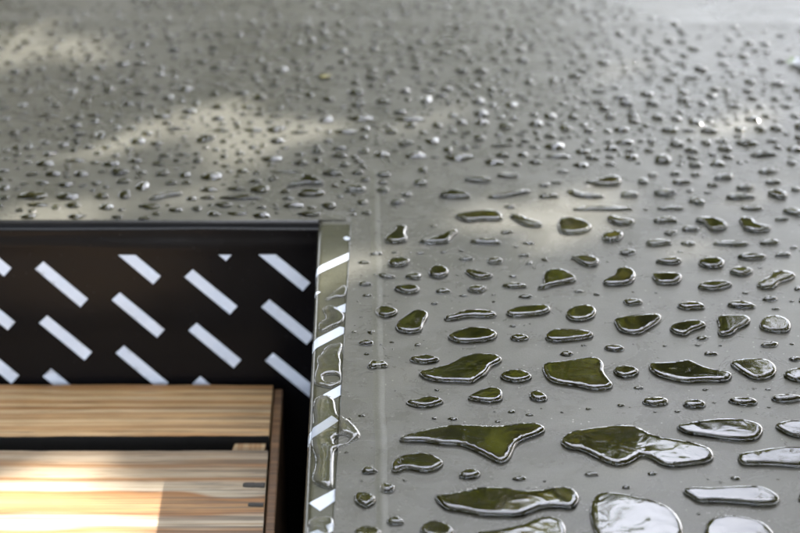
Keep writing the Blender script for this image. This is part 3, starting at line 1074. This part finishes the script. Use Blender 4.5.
 ('B3', [(490,470),(500,455),(545,432),(600,430),(612,445),(560,452),(530,468)], 'the dark arched drop', 'dark arched drop at the left behind the black film face'),
 ('B4', [(280,422),(330,400),(345,385),(335,370),(365,380),(395,395),(420,410),(390,418),(350,412),(310,428)], 'the yellow starfish drop', 'yellow starfish-shaped drop behind the corner of the notch'),
 ('S7', [(472,125),(510,118),(545,140),(540,158),(500,148),(478,138)], None, None),
]
ELL = [  # (region, centre x, centre y, width, height)
 ('R1',117,142,78,42),('R1',166,240,98,50),('R1',345,152,30,22),('R1',431,353,24,18),('R1',418,478,28,20),('R1',502,480,50,26),('R1',61,95,22,16),('R1',180,154,17,12),
 ('R2',385,190,66,35),('R2',597,165,95,46),('R2',141,449,38,22),('R2',220,463,40,19),('R2',78,493,27,15),('R2',481,436,30,18),('R2',626,420,38,24),('R2',705,343,50,22),('R2',147,69,36,18),('R2',461,156,28,14),
 ('R3',277,121,60,32),('R3',575,150,84,36),('R3',690,213,66,34),('R3',313,191,68,28),('R3',111,158,26,14),('R3',258,155,36,14),('R3',358,156,20,12),('R3',290,352,30,18),('R3',570,351,32,13),('R3',166,448,32,18),
 ('R4',129,252,82,52),('R4',208,331,80,62),('R4',110,383,106,84),('R4',246,477,82,62),('R4',288,297,20,15),
 ('R5',175,286,70,36),('R5',495,267,70,36),('R5',650,326,44,28),('R5',287,302,17,10),
 ('R6',54,265,48,30),('R6',425,286,50,28),('R6',359,305,18,14),('R6',260,446,20,16),('R6',720,372,40,55),
 ('S5',52,61,78,33),('S5',145,14,54,24),('S5',144,64,50,28),('S5',75,105,40,26),('S5',190,104,50,32),('S5',266,40,52,30),('S5',222,78,37,28),('S5',460,30,95,30),
 ('S5',121,277,48,20),('S5',181,272,22,14),('S5',267,276,25,12),('S5',343,272,24,15),('S5',404,268,22,12),('S5',79,306,42,16),('S5',421,295,57,18),('S5',515,300,58,32),('S5',126,169,17,11),('S5',311,184,22,13),
 ('S5',90,416,36,17),('S5',82,377,48,24),('S5',70,490,14,7),('S5',388,350,13,8),('S5',246,352,66,31),('S5',343,401,58,29),('S5',456,395,68,34),('S5',314,443,28,16),('S5',410,417,30,15),
 ('S6',20,32,50,34),('S6',92,17,84,24),('S6',275,4,40,20),('S6',215,49,40,18),('S6',255,39,40,18),('S6',229,84,72,28),('S6',497,80,66,30),('S6',491,271,62,32),('S6',88,205,46,20),('S6',99,122,42,15),('S6',162,242,46,16),('S6',120,255,20,11),
 ('S6',147,282,44,18),('S6',163,308,26,18),('S6',181,326,13,9),('S6',426,305,13,10),('S6',502,243,13,10),('S6',66,301,92,32),('S6',115,383,90,28),('S6',152,419,52,22),('S6',110,352,30,15),('S6',328,403,36,13),('S6',45,415,14,9),('S6',108,518,28,13),('S6',45,438,14,8),('S6',508,437,70,35),
 ('S7',10,35,40,30),('S7',43,15,38,20),('S7',116,10,40,20),('S7',186,12,40,24),('S7',278,22,70,28),('S7',425,3,70,25),('S7',241,47,43,24),('S7',138,38,76,24),('S7',82,74,86,34),('S7',166,68,28,16),('S7',224,74,28,13),('S7',350,56,66,28),('S7',443,38,64,25),('S7',332,88,106,30),('S7',518,62,36,26),
 ('S7',372,126,84,23),('S7',102,125,96,26),('S7',19,129,18,12),('S7',472,161,52,22),('S7',84,164,88,32),('S7',168,194,64,28),('S7',101,206,48,28),('S7',60,240,96,34),('S7',161,243,54,23),('S7',304,243,130,28),('S7',432,239,76,32),('S7',511,257,28,15),('S7',477,280,60,25),('S7',372,287,102,33),('S7',98,302,98,37),('S7',337,336,82,42),
 ('S7',248,383,118,41),('S7',170,451,100,37),('S7',433,427,54,25),('S7',351,408,23,13),('S7',452,461,32,13),('S7',525,392,26,26),('S7',135,271,20,8),('S7',399,324,18,8),('S7',505,436,18,10),
]
BACK = {
 'B1': [(20,125,45,30),(105,160,45,45),(185,118,50,30),(235,165,30,20),(30,160,30,20),(300,105,40,25),(270,135,40,25),(315,165,55,35),(365,120,40,25),(445,182,55,30),(325,215,60,35),(325,250,55,35),(210,222,40,30),(245,248,45,35),(150,262,45,30),(210,285,40,25),(265,290,40,22),(405,230,35,25),(420,268,60,35),(600,225,50,35),(690,230,45,25),(545,255,60,35),(535,220,35,20),(660,275,50,35),(735,262,40,25),(755,285,45,25),(40,238,120,22),(130,325,60,40),(20,335,65,35),(315,315,50,35),(405,342,95,22),(500,325,40,20),(600,305,45,25),(620,345,80,40),(545,292,30,18),(755,325,35,25),(190,360,40,30),(260,352,40,25),(65,382,85,40),(235,390,110,40),(410,382,55,28),(492,380,45,25),(375,410,75,35),(540,410,50,22),(635,387,100,22),(730,368,60,28),(770,393,60,25),(725,422,70,28),(90,442,45,30),(700,192,30,20),(650,175,35,25),(515,90,40,30),(610,85,40,50),(370,180,35,30),(740,170,40,20)],
 'B2': [(85,150,70,25),(105,175,60,35),(190,138,60,28),(210,175,60,30),(330,130,40,30),(330,160,50,28),(445,145,50,28),(410,175,40,28),(505,125,35,28),(600,88,45,28),(590,125,45,22),(610,155,50,20),(535,187,60,20),(745,187,50,20),(230,232,55,30),(130,225,45,25),(135,245,50,30),(40,228,45,25),(305,235,45,30),(380,250,60,30),(400,220,30,18),(610,238,65,28),(665,225,40,22),(780,225,40,22),(85,280,65,30),(165,280,30,18),(280,282,70,28),(435,285,70,35),(560,280,50,30),(640,278,50,30),(205,325,35,22),(200,300,18,14),(100,330,75,25),(45,355,60,30),(30,285,35,25),(305,338,60,35),(425,333,45,30),(585,335,95,28),(690,325,50,22),(195,363,40,22),(275,360,25,18),(365,363,55,30),(500,357,60,28),(780,358,70,32),(40,388,40,20),(125,390,55,32),(250,400,70,45),(370,393,45,22),(450,380,35,20),(510,390,45,22),(650,380,115,30),(470,415,65,32),(380,422,55,26),(42,418,45,24),(765,415,40,22)],
 'B3': [(160,185,80,14),(240,105,30,25),(360,100,40,25),(75,150,30,25),(185,150,35,22),(160,130,25,18),(285,140,35,22),(90,105,30,25),(395,375,65,30),(540,378,45,28),(615,383,40,25),(470,375,35,18),(105,380,45,22),(175,380,50,22),(270,380,50,26),(140,410,40,20),(220,415,60,24),(410,405,45,22),(320,410,35,22),(475,420,45,40),(415,450,45,40),(340,455,55,28),(225,455,75,30),(110,455,100,30),(15,425,35,30),(15,460,35,20),(125,483,70,18),(245,485,55,24),(355,490,50,28),(500,490,75,24),(585,500,45,20),(655,497,35,22),(65,502,28,16),(95,522,50,22),(255,522,60,22),(390,525,40,16),(480,528,40,14),(150,345,60,25),(250,335,70,18),(370,347,55,22),(450,335,50,20),(165,312,45,25),(55,290,30,30),(55,315,28,22),(95,290,30,25),(45,245,40,25),(90,230,30,25),(210,283,35,25),(150,275,35,20),(295,290,35,20),(355,290,35,22),(335,250,30,35),(265,248,40,20),(390,225,25,30),(460,270,50,28),(540,188,60,22),(580,230,60,15),(460,200,25,30),(430,298,30,22),(385,262,30,18),(610,315,50,15),(570,410,40,18),(620,410,35,18),(20,300,25,20),(20,195,25,20),(560,125,40,25),(650,145,30,25),(385,318,25,18),(325,312,30,18),(245,300,25,22),(315,205,30,18),(260,190,35,20),(395,185,30,18)],
 'B4': [(415,55,50,30),(610,142,60,20),(420,198,50,35),(535,195,85,25),(340,192,50,15),(250,188,50,14),(650,200,40,18),(550,230,35,20),(485,240,75,22),(635,240,50,22),(330,242,60,14),(640,282,70,24),(465,295,55,20),(425,270,30,18),(465,320,55,20),(545,305,35,22),(605,315,50,30),(390,305,40,20),(390,335,30,22),(240,330,70,28),(335,345,55,20),(480,350,35,20),(440,378,65,28),(525,375,40,20),(610,380,50,26),(140,370,40,20),(40,388,70,35),(285,373,100,10),(480,405,25,16),(550,400,30,16),(605,410,40,16),(605,432,50,28),(515,430,75,30),(370,445,90,30),(200,432,65,32),(185,405,45,18),(120,430,60,20),(30,432,60,22),(25,460,55,16),(140,460,150,20),(80,485,60,22),(310,485,70,24),(430,488,50,26),(540,475,35,25),(650,472,40,25),(205,492,35,14),(125,512,65,16),(205,518,55,25),(365,515,80,22),(255,495,25,12),(505,500,25,12),(520,110,60,28),(525,150,50,20),(570,60,50,22)],
}
placed = []                            # image boxes of what has been placed: cx, cy, w, h
def clash(cx_, cy_, w, h, k=0.36):
    for a, b, c, d in placed:
        if abs(a - cx_) < (c + w) * k and abs(b - cy_) < (d + h) * k:
            return True
    return False

def from_px(pts):
    """Outline as seen -> plan outline (mm) relative to its centre; the far side is drawn in by the dome's own height."""
    a = np.array(pts, float)
    lo, hi = a.min(0), a.max(0)
    hh = hi[1] - lo[1]
    k = max(0.62, 1 - 3.6 / max(hh, 1))
    a[:, 1] = hi[1] - (hi[1] - a[:, 1]) * k
    w = np.array([P(x, y) for x, y in a])
    c = (w.min(0) + w.max(0)) / 2
    return (w - c) * 1000, c, (lo, hi)

drops = []      # dict: obj, centre, size px, phrase, label
def link_drop(verts_mm, T, loc, z=0.0):
    o = mesh_obj('water_drop', np.asarray(verts_mm) * 0.001, T, M_WATER)
    o.location = (loc[0], loc[1], z)
    return o

for reg, pts, phrase, label in OUT:
    px = RG(reg, pts)
    poly, c, (lo, hi) = from_px(px)
    V, T = water_dome(poly)
    o = link_drop(V, T, c)
    wh = hi - lo
    cc = (lo + hi) / 2
    placed.append((cc[0], cc[1], wh[0], wh[1]))
    drops.append(dict(o=o, c=c, px=cc, wh=wh, phrase=phrase, label=label, area=wh[0] * wh[1]))

# a family of drop shapes for the smaller ones
def blob(seed, n=14, lump=0.22):
    r = np.random.default_rng(seed)
    a = np.linspace(0, 2 * math.pi, n, endpoint=False)
    ph = r.uniform(0, 6.28, 4)
    am = r.uniform(0.2, 1.0, 4) * lump
    rad = 1 + am[0] * np.sin(2 * a + ph[0]) * 0.5 + am[1] * np.sin(3 * a + ph[1]) * 0.6 + am[2] * np.sin(4 * a + ph[2]) * 0.4 + am[3] * np.sin(5 * a + ph[3]) * 0.3
    p = np.stack([rad * np.cos(a), rad * np.sin(a)], 1)
    return p / np.abs(p).max(0)
shapes = [blob(100 + i) for i in range(40)]
unit = []
for i in range(16):                    # unit meshes shared by the far drops (radius 3 mm)
    V, T = water_dome(blob(300 + i, lump=0.3) * 3.0, hmax=1.15, fine=2.0, cap=1.1, dome=False) if i < 7 else water_dome(blob(300 + i, lump=0.3) * 3.0, hmax=2.2, fine=2.0, dome=True)
    me = bpy.data.meshes.new('water_drop')
    me.from_pydata([tuple(map(float, v)) for v in V * 0.001], [], [tuple(map(int, t)) for t in T])
    me.polygons.foreach_set('use_smooth', [True] * len(me.polygons))
    me.materials.append(M_WATER_FLAT if i < 7 else M_WATER_FAR)
    wet_slot(me)
    unit.append((me, V, T))

for k, (reg, ex, ey, w, h) in enumerate(ELL):
    (x, y), = RG(reg, [(ex, ey)])
    s = REG[reg][2]
    w, h = w / s, h / s
    if clash(x, y, w, h, 0.30):
        continue
    q = shapes[k % 40]
    if w > 9:
        poly, c, (lo, hi) = from_px([(x + p[0] * w / 2, y - p[1] * h / 2) for p in q])
        V, T = water_dome(poly)
        o = link_drop(V, T, c)
    else:
        poly, c, (lo, hi) = from_px([(x + p[0] * w / 2, y - p[1] * h / 2) for p in q])
        V, T = water_dome(poly, fine=1.0)
        o = link_drop(V, T, c)
    placed.append((x, y, w, h))
    drops.append(dict(o=o, c=c, px=np.array((x, y)), wh=np.array((w, h)), phrase=None, label=None, area=w * h))

far = []        # px, py, w, h
for reg, lst in BACK.items():
    ox, oy, s = REG[reg]
    for a, b, w, h in lst:
        x, y, w, h = ox + a / s, oy + b / s, w / s * 1.12, h / s * 0.95
        if clash(x, y, w, h):
            continue
        placed.append((x, y, w, h))
        far.append((x, y, w, h))
def far_edge(x):                       # the sheet is dry beyond this line
    return -4 + 40 * max(0, (x - 600) / 200) + 10 * math.sin(x * 0.021)
for tr in range(9000):
    x = random.uniform(-70, 870)
    y = 215 - 225 * random.random() ** 0.85 if x < 372 else 165 - 175 * random.random() ** 0.9
    if y < far_edge(x) or (x > 690 and y < 62 + (x - 690) * 0.18 and random.random() < 0.8):
        continue
    w = (5.5 + y * 0.066) * random.uniform(0.6, 1.6)
    h = w * random.uniform(0.26, 0.5)
    if y > 75 and random.random() < 0.6:
        w *= 0.45
        h *= 0.55
    if clash(x, y, w, h, 0.52 if y > 75 else 0.58):
        continue
    placed.append((x, y, w, h))
    far.append((x, y, w, h))
for tr in range(420):                  # fine spatter between the puddles
    x, y = random.uniform(342, 815), random.uniform(205, 545)
    w = random.choice((2.2, 2.8, 3.5, 5.0, 7.5)) * random.uniform(0.8, 1.2)
    h = w * random.uniform(0.4, 0.55)
    if x < 356 - (y - 220) * 0.06 + 4 or clash(x, y, w, h, 0.66):
        continue
    placed.append((x, y, w, h))
    far.append((x, y, w, h))
# drops on the part of the sheet just outside the view
for tr in range(900):
    side = random.choice((-1, 1))
    x = 400 + side * random.uniform(405, 520)
    y = random.uniform(80, 215) if side < 0 else random.uniform(80, 520)
    w = random.uniform(8, 34) * (0.4 + y / 500)
    h = w * random.uniform(0.35, 0.5)
    if clash(x, y, w, h, 0.62):
        continue
    placed.append((x, y, w, h))
    far.append((x, y, w, h))
far.sort(key=lambda f: -f[2] * f[3] * (1 if 0 < f[0] < 800 else 0.001))
MAXOBJ = 298
n_far_obj = max(0, MAXOBJ - len(drops))
sv, sf, sb = [], [], []
nv = 0
for i, (x, y, w, h) in enumerate(far):
    c = P(x, y)
    wr = (P(x + w / 2, y)[0] - P(x - w / 2, y)[0]) / 2
    hr = (P(x, y - h * 0.42)[1] - P(x, y + h * 0.5)[1]) / 2
    me, V, T = unit[random.randrange(16)]
    sx_, sy_ = wr / 0.003, hr / 0.003
    if random.random() < 0.5:
        pass
    sz = 0.9 * min(sx_, sy_, 1.15)
    if i < n_far_obj:
        o = bpy.data.objects.new('water_drop', me)
        COL.objects.link(o)
        o.location = (c[0], c[1], 0)
        o.scale = (sx_, sy_, sz)
        drops.append(dict(o=o, c=np.array(c), px=np.array((x, y)), wh=np.array((w, h)), phrase=None, label=None, area=w * h))
    else:
        W = V * 0.001 * np.array((sx_, sy_, sz)) + np.array((c[0], c[1], 0))
        sv.append(W)
        half = len(T) // 2
        sf.append(T[:half] + nv)
        sb.append(T[half:] + nv)
        nv += len(W)
spray = mesh_obj('fine_water_drops', np.vstack(sv), np.vstack(sf + sb), M_WATER_FLAT, kind='stuff')
spray['label'] = 'smallest blurred water drops covering the far part of the sheet'
spray['category'] = 'water drops'

# ------------------------------------------------------------------ water lying on the fold strip
STRIPW = [
 (RG('C1', [(185,462),(240,418),(302,372),(302,455),(245,447),(200,472)]), None, 0.7, 'dark thin wet patch on the fold strip below its third white dash', 0.4),
 (RG('C2', [(168,38),(185,22),(230,12),(296,62),(285,112),(228,128),(176,162),(150,150),(150,108),(200,85)]), None, 0.9, 'curled wet patch on the fold strip behind the long white dash', 0.5),
 (RG('C2', [(200,232),(280,215),(282,240),(262,290),(275,320),(268,352),(277,400),(270,440),(210,462),(178,450),(128,442),(126,390),(150,340),(138,300),(165,280),(180,250)]),
  RG('C2', [(172,410),(190,390),(225,383),(262,392),(266,415),(240,432),(200,432)]), 1.0, 'ringed puddle on the fold strip in front of the long white dash', 0.5),
 (RG('C3', [(130,85),(185,68),(240,88),(247,150),(262,185),(310,205),(345,235),(380,285),(372,305),(340,318),(300,345),(245,350),(234,400),(234,540),(225,572),(200,570),(130,540),(110,510),(130,460),(135,400),(95,330),(105,290),(120,220),(105,190),(118,120)]),
  RG('C3', [(235,310),(255,290),(290,286),(318,300),(310,325),(275,338),(245,332)]), 1.5, 'long puddle spilling from the fold strip over its right edge', 0.7),
 (RG('C4', [(75,480),(110,440),(220,430),(236,460),(235,540),(150,575),(58,565)]), None, 1.1, 'silver wet patch on the fold strip at the bottom edge', 0.6),
]
for px, hole, hm, lab, cap in STRIPW:
    w = np.array([P(a, b, 0.0005) for a, b in px])
    for q in w:
        q[0] = max(q[0], slx(q[1]) + 0.0009)
    c = w.mean(0)
    hw = None
    if hole:
        hw = (np.array([P(a, b, 0.0005) for a, b in hole]) - c) * 1000
    V, T = water_dome((w - c) * 1000, hm * 0.7, hw, cap * 1.5)
    out = []
    for x, y, z in V:
        X, Y = c[0] + x / 1000, c[1] + y / 1000
        if X > srx(Y) + 0.0001:
            zb = 0.0
        else:
            zb = strip_z(X, Y) + 0.0001
        out.append((X - c[0], Y - c[1], zb + z / 1000))
    T = T[:len(T) // 2]
    o = mesh_obj('puddle', out[:len(out) // 2], T, None)
    o.data.materials.append(M_WATER)
    o.location = (c[0], c[1], 0)
    tag(o, lab, 'puddle', 'water lying along the fold strip')

# ------------------------------------------------------------------ small fallen things far back on the sheet
def petal_mesh(name, c, L, W, ang, lift, mat, parent=None):
    vs, fs = [], []
    ca, sa = math.cos(ang), math.sin(ang)
    for i in range(9):
        t = i / 8
        w = W * math.sin(math.pi * min(1, t * 0.92 + 0.04)) ** 0.7
        for k in range(5):
            u = (k / 4 - 0.5) * 2
            x, y = (t - 0.5) * L, u * w / 2
            z = 0.0004 + lift * t * t + 0.25 * W * u * u * 0.5
            vs.append((c[0] + x * ca - y * sa, c[1] + x * sa + y * ca, z))
    for i in range(8):
        for k in range(4):
            a = i * 5 + k
            fs.append((a, a + 1, a + 6, a + 5))
    o = mesh_obj(name, vs, fs, mat)
    if parent:
        o.parent = parent
        o.matrix_parent_inverse = Matrix.Translation(-Vector(parent.location))
    return o
M_PETAL = simple('white_petal', (0.5, 0.51, 0.55), 0.5)
M_SEPAL = simple('green_sepal', (0.16, 0.24, 0.07), 0.5)
M_YLEAF = simple('yellow_leaf', (0.26, 0.22, 0.05), 0.5)
bc = P(801, 66)
bl = empty('fallen_blossom', (bc[0], bc[1], 0.0))
tag(bl, 'small white and green blossom lying far back, cut by the right edge', 'blossom')
for k in range(5):
    a = 0.6 + k * 1.2566
    petal_mesh('petal', (bc[0] + 0.0028 * math.cos(a), bc[1] + 0.0036 * math.sin(a)), 0.0045, 0.0036, a, 0.0015, M_PETAL, bl)
for k in range(2):
    a = 2.2 + k * 0.7
    petal_mesh('sepal', (bc[0] + 0.0040 * math.cos(a), bc[1] + 0.0058 * math.sin(a)), 0.006, 0.003, a, 0.001, M_SEPAL, bl)
yc = P(326, 78)
tag(petal_mesh('fallen_leaf', yc, 0.0055, 0.0036, 0.3, 0.0003, M_YLEAF), 'tiny yellow leaf lying among the blurred drops far back', 'leaf')

# ------------------------------------------------------------------ labels of the drops
named = [d for d in drops if d['phrase'] and len(d['phrase'].split()) <= 5]
def size_word(d):
    w = d['wh'][0]
    asp = d['wh'][0] / max(d['wh'][1], 0.1)
    s = 'tiny' if w < 7 else 'small' if w < 17 else 'medium'
    f = 'round bead' if asp < 2.2 else 'oval bead' if asp < 3.3 else 'long flat bead'
    return s, f
cnt = {}
for d in drops:
    if d['label']:
        continue
    best = min(named, key=lambda n_: np.linalg.norm(n_['c'] - d['c']))
    v = d['c'] - best['c']
    a = math.degrees(math.atan2(v[1], v[0])) % 360
    dirs = ['right of', 'behind and right of', 'behind', 'behind and left of', 'left of', 'in front and left of', 'in front of', 'in front and right of']
    dr = dirs[int(((a + 22.5) % 360) // 45)]
    s, f = size_word(d)
    x, y = d['px']
    if d['o'].data.users > 1 and np.linalg.norm(v) > 0.035:
        zone = ('far left' if x < 130 else 'left' if x < 270 else 'middle' if x < 430 else 'right' if x < 620 else 'far right')
        dep = 'farthest band' if y < 90 else 'blurred band' if y < 135 else 'nearer blurred band'
        d['label'] = f'{s} blurred {f} at the {zone} in the {dep}'
        d['zone'] = True
    else:
        d['label'] = f'{s} {f} {dr} {best["phrase"]}'
        d['dist'] = float(np.linalg.norm(v))
    cnt[d['label']] = cnt.get(d['label'], 0) + 1
ORD = ['nearest', 'second nearest', 'third nearest', 'fourth nearest', 'fifth nearest', 'sixth nearest', 'seventh nearest', 'eighth nearest']
for lab in [k_ for k_, n_ in cnt.items() if n_ > 1]:
    same = sorted([d for d in drops if d['label'] == lab and 'dist' in d], key=lambda d: d['dist'])
    if len(same) > 1 and len(same) <= 8:
        for q_, d in enumerate(same):
            d['label'] = ORD[q_] + ' ' + lab
for d in drops:
    o = d['o']
    lab = d['label']
    ws = lab.split()
    if len(ws) > 16:
        lab = ' '.join(w_ for w_ in ws if w_ not in ('just',))
    shared = cnt.get(d['label'], 0) > 1
    tag(o, lab, 'water drop', (('alike ' + lab) if shared else 'rain drops on the sheet'))

# ------------------------------------------------------------------ trees round the place: seen in the drops, and casting the dappled shade
random.seed(33)
LIT = []        # sunlit patches: (centre x, centre y, rx, ry, tilt) in plan, at height z
def lit_patch(px, py, rx, ry, z=0.0, tilt=0.0):
    c = P(px, py, z)
    ex = P(px + rx, py, z)[0] - c[0]
    ey = (P(px, py - ry, z)[1] - P(px, py + ry, z)[1]) / 2
    LIT.append((c[0], c[1], ex, ey, z, tilt))
lit_patch(50, 42, 85, 16)
lit_patch(125, 70, 50, 9)
lit_patch(234, 130, 72, 26, 0, 0.35)
lit_patch(70, 150, 40, 10)
lit_patch(30, 180, 30, 8)
lit_patch(560, 225, 95, 26)
lit_patch(440, 175, 60, 22)
lit_patch(700, 78, 70, 10)
lit_patch(760, 125, 50, 18)
lit_patch(-40, 495, 225, 80, PZ)
def leaf_cloud(centers, n, size, keep=None):
    vs, fs = [], []
    for _ in range(n):
        c, r = random.choice(centers)
        while True:
            d = Vector((random.uniform(-1, 1), random.uniform(-1, 1), random.uniform(-1, 1)))
            if d.length <= 1:
                break
        p = Vector(c) + Vector((d.x * r[0], d.y * r[1], d.z * r[2]))
        if keep and not keep(p):
            continue
        q = Vector((random.gauss(0, 1), random.gauss(0, 1), random.gauss(0, 1))).normalized()
        t = q.orthogonal().normalized()
        b = q.cross(t)
        an = random.uniform(0, 6.28)
        u = t * math.cos(an) + b * math.sin(an)
        w = q.cross(u)
        L = size * random.uniform(0.7, 1.4)
        Wd = L * random.uniform(0.28, 0.4)
        i = len(vs)
        vs += [p - u * L / 2, p + w * Wd - u * L * 0.05 + q * L * 0.06, p + u * L / 2, p - w * Wd - u * L * 0.05 + q * L * 0.06]
        fs += [(i, i + 1, i + 2), (i, i + 2, i + 3)]
    return vs, fs
def limb(vs, fs, a, b, r0, r1, n=6, sides=8):
    a, b = Vector(a), Vector(b)
    d = (b - a).normalized()
    t = d.orthogonal().normalized()
    s = d.cross(t)
    base = len(vs)
    for i in range(n + 1):
        f = i / n
        c = a.lerp(b, f) + t * 0.04 * (b - a).length * math.sin(f * 5) * f
        r = r0 + (r1 - r0) * f
        for k in range(sides):
            an = 2 * math.pi * k / sides
            vs.append(c + t * r * math.cos(an) + s * r * math.sin(an))
    for i in range(n):
        for k in range(sides):
            p, q = base + i * sides + k, base + i * sides + (k + 1) % sides
            fs.append((p, q, q + sides, p + sides))
def tree(base, height, crown_r, crown_z, n_leaf, leaf, mat, label, keep=None, clusters=16, name='leafy_tree'):
    root = empty(name, base)
    tag(root, label, 'tree', 'trees mirrored in the drops')
    vs, fs = [], []
    top = Vector((0, 0, height * 0.72))
    limb(vs, fs, (0, 0, 0), top, height * 0.03, height * 0.012, 8, 10)
    cents = [(Vector((0, 0, height * 0.9)), (crown_r * 0.4, crown_r * 0.4, crown_r * 0.35)), (Vector((crown_r * 0.3, 0.1, height * 0.82)), (crown_r * 0.45, crown_r * 0.4, crown_r * 0.35)),
             (Vector((-crown_r * 0.35, 0.1, height * 0.80)), (crown_r * 0.45, crown_r * 0.4, crown_r * 0.35))]
    for i in range(clusters):
        an = i * 2.39996 + random.uniform(-.3, .3)
        rr = crown_r * math.sqrt((i + 0.5) / clusters) * 0.85
        zz_ = crown_z[0] + (crown_z[1] - crown_z[0]) * random.uniform(0, 1) * (1 - 0.45 * rr / crown_r)
        c = Vector((rr * math.cos(an), rr * math.sin(an), zz_))
        s = crown_r * random.uniform(0.26, 0.42)
        cents.append((c, (s, s, s * 0.7)))
        limb(vs, fs, (0, 0, min(c.z * 0.75, height * 0.7)), c, height * 0.011, height * 0.003, 5, 6)
    o = mesh_obj('trunk', vs, fs, M_BARK)
    o.parent = root
    kf = (lambda p: keep(p + Vector(base))) if keep else None
    lv, lf = leaf_cloud(cents, n_leaf, leaf, kf)
    o = mesh_obj('crown', lv, lf, mat, smooth=False)
    o.parent = root
    return root
# the tree that shades the sheet: along the sun's direction, with gaps where the light falls through
def shade_keep(p):
    d_ = p - Vector((0.05, -0.05, 0))
    if math.degrees(math.atan2(d_.x, d_.y)) < 15 + 5 * noise.noise(p * 5.0):
        return False
    for (x, y, rx, ry, z, tilt) in LIT:
        t = (p.z - z) / sun_dir.z
        hx, hy = p.x - sun_dir.x * t, p.y - sun_dir.y * t
        dx, dy = hx - x, hy - y
        dx, dy = dx * math.cos(tilt) + dy * math.sin(tilt), -dx * math.sin(tilt) + dy * math.cos(tilt)
        ex_ = 6 if z < -0.01 else 2
        if abs(dx / (rx + 0.005)) ** ex_ + abs(dy / (ry + 0.005)) ** ex_ < 1.3:
            return random.random() < 0.015
    return True
SC = sun_dir * 1.75 + Vector((0.0, 0.05, 0.0))
root = empty('leafy_tree', (SC.x + 0.5, SC.y + 0.5, GZ))
tag(root, 'small broad-crowned tree whose leaves shade the sheet', 'tree')
vs, fs = [], []
rb = Vector(root.location)
limb(vs, fs, (0, 0, 0), Vector((0, 0, 1.9)), 0.06, 0.03, 8, 10)
for i in range(14):
    an = i * 2.4
    e = SC + Vector((0.8 * math.cos(an), 0.8 * math.sin(an), random.uniform(-0.15, 0.35))) - rb
    limb(vs, fs, (0, 0, 1.1 + 0.05 * i), e, 0.02, 0.006, 5, 6)
o = mesh_obj('trunk', vs, fs, M_BARK)
o.parent = root
cents = []
for i in range(60):
    d = Vector((random.uniform(-1, 1), random.uniform(-1, 1), random.uniform(-1, 1)))
    cents.append((SC + Vector((d.x * 0.80, d.y * 0.80, d.z * 0.28)), (0.30, 0.30, 0.17)))
lv, lf = leaf_cloud(cents, 14000, 0.052, shade_keep)
lv = [v - rb for v in lv]
o = mesh_obj('crown', lv, lf, M_LEAF, smooth=False)
o.parent = root
# taller trees further off
def at(az, dist):
    return (math.sin(R(az)) * dist, math.cos(R(az)) * dist - 0.75, GZ)
spec = [(-50, 6.5, 6.4, 2.2), (-38, 7.5, 6.6, 2.0), (-27, 6.5, 6.0, 1.9), (-17, 7.5, 6.2, 1.9), (-11, 7.0, 5.3, 1.5), (-4, 7.6, 5.3, 1.3), (0.5, 9.0, 6.2, 1.2), (4.9, 10.0, 6.35, 1.0), (10.0, 12.0, 6.3, 1.1),
        (-68, 6.0, 6.0, 2.2), (-95, 5.5, 6.0, 2.3), (-135, 8, 5.5, 2.4), (160, 9, 5.5, 2.5), (125, 7.5, 6.0, 2.3)]
for i, (az, dist, hgt, cr) in enumerate(spec):
    tree(at(az, dist), hgt, cr, (hgt * (0.20 if az < 4 or az > 60 else 0.66), hgt * 0.95), 2300, 0.19, M_LEAF if i % 2 else M_LEAF2,
         'tall leafy tree beyond the stack, seen only mirrored in the drops', clusters=18)

# unseen tree added behind the camera, crown shaped to block sky beyond a window
def in_window(p):
    d = p - Vector((0, 0.05, 0))
    az = math.degrees(math.atan2(d.x, d.y))
    el = math.degrees(math.atan2(d.z, math.hypot(d.x, d.y)))
    k = 7 * noise.noise(d.normalized() * 6.0) + 4 * noise.noise(d.normalized() * 17.0)
    return (-7 + k < az < 40 + k and 27 + k < el < 70 + k) or (el > 58 + k and abs(az - 15) < 38 + k)
root = empty('leafy_tree', (-1.6, -3.2, GZ))
tag(root, 'unseen tree added behind the viewpoint, its crown shaped to cut overhead sky light', 'tree')
rb = Vector(root.location)
vs, fs = [], []
limb(vs, fs, (0, 0, 0), (0.1, 0.1, 2.4), 0.22, 0.15, 8, 12)
cents = []
while len(cents) < 150:
    az = random.uniform(-180, 180)
    el = math.degrees(math.asin(random.uniform(0.30, 1.0)))
    if abs(az) < 75 and el < 26:
        continue
    r = random.uniform(3.4, 4.6)
    c = Vector((math.sin(R(az)) * math.cos(R(el)) * r, math.cos(R(az)) * math.cos(R(el)) * r, math.sin(R(el)) * r))
    if in_window(c) or (abs(az) > 110 and 30 < el < 62 and random.random() < 0.8):
        continue
    if (c.normalized() - sun_dir).length < 0.42:
        continue
    cents.append((c, (0.75, 0.75, 0.5)))
    if len(cents) % 4 == 0:
        limb(vs, fs, (0.1, 0.1, 2.2), c - rb, 0.07, 0.012, 7, 6)
o = mesh_obj('trunk', vs, fs, M_BARK)
o.parent = root
def canopy_keep(p):
    n = p.normalized()
    if (n - sun_dir).length < 0.34:
        return False
    return not in_window(p) or random.random() < (0.10 if n.z < 0.55 else 0.03)
lv, lf = leaf_cloud(cents, 17000, 0.19, canopy_keep)
o = mesh_obj('crown', [v - rb for v in lv], lf, M_LEAF2, smooth=False)
o.parent = root
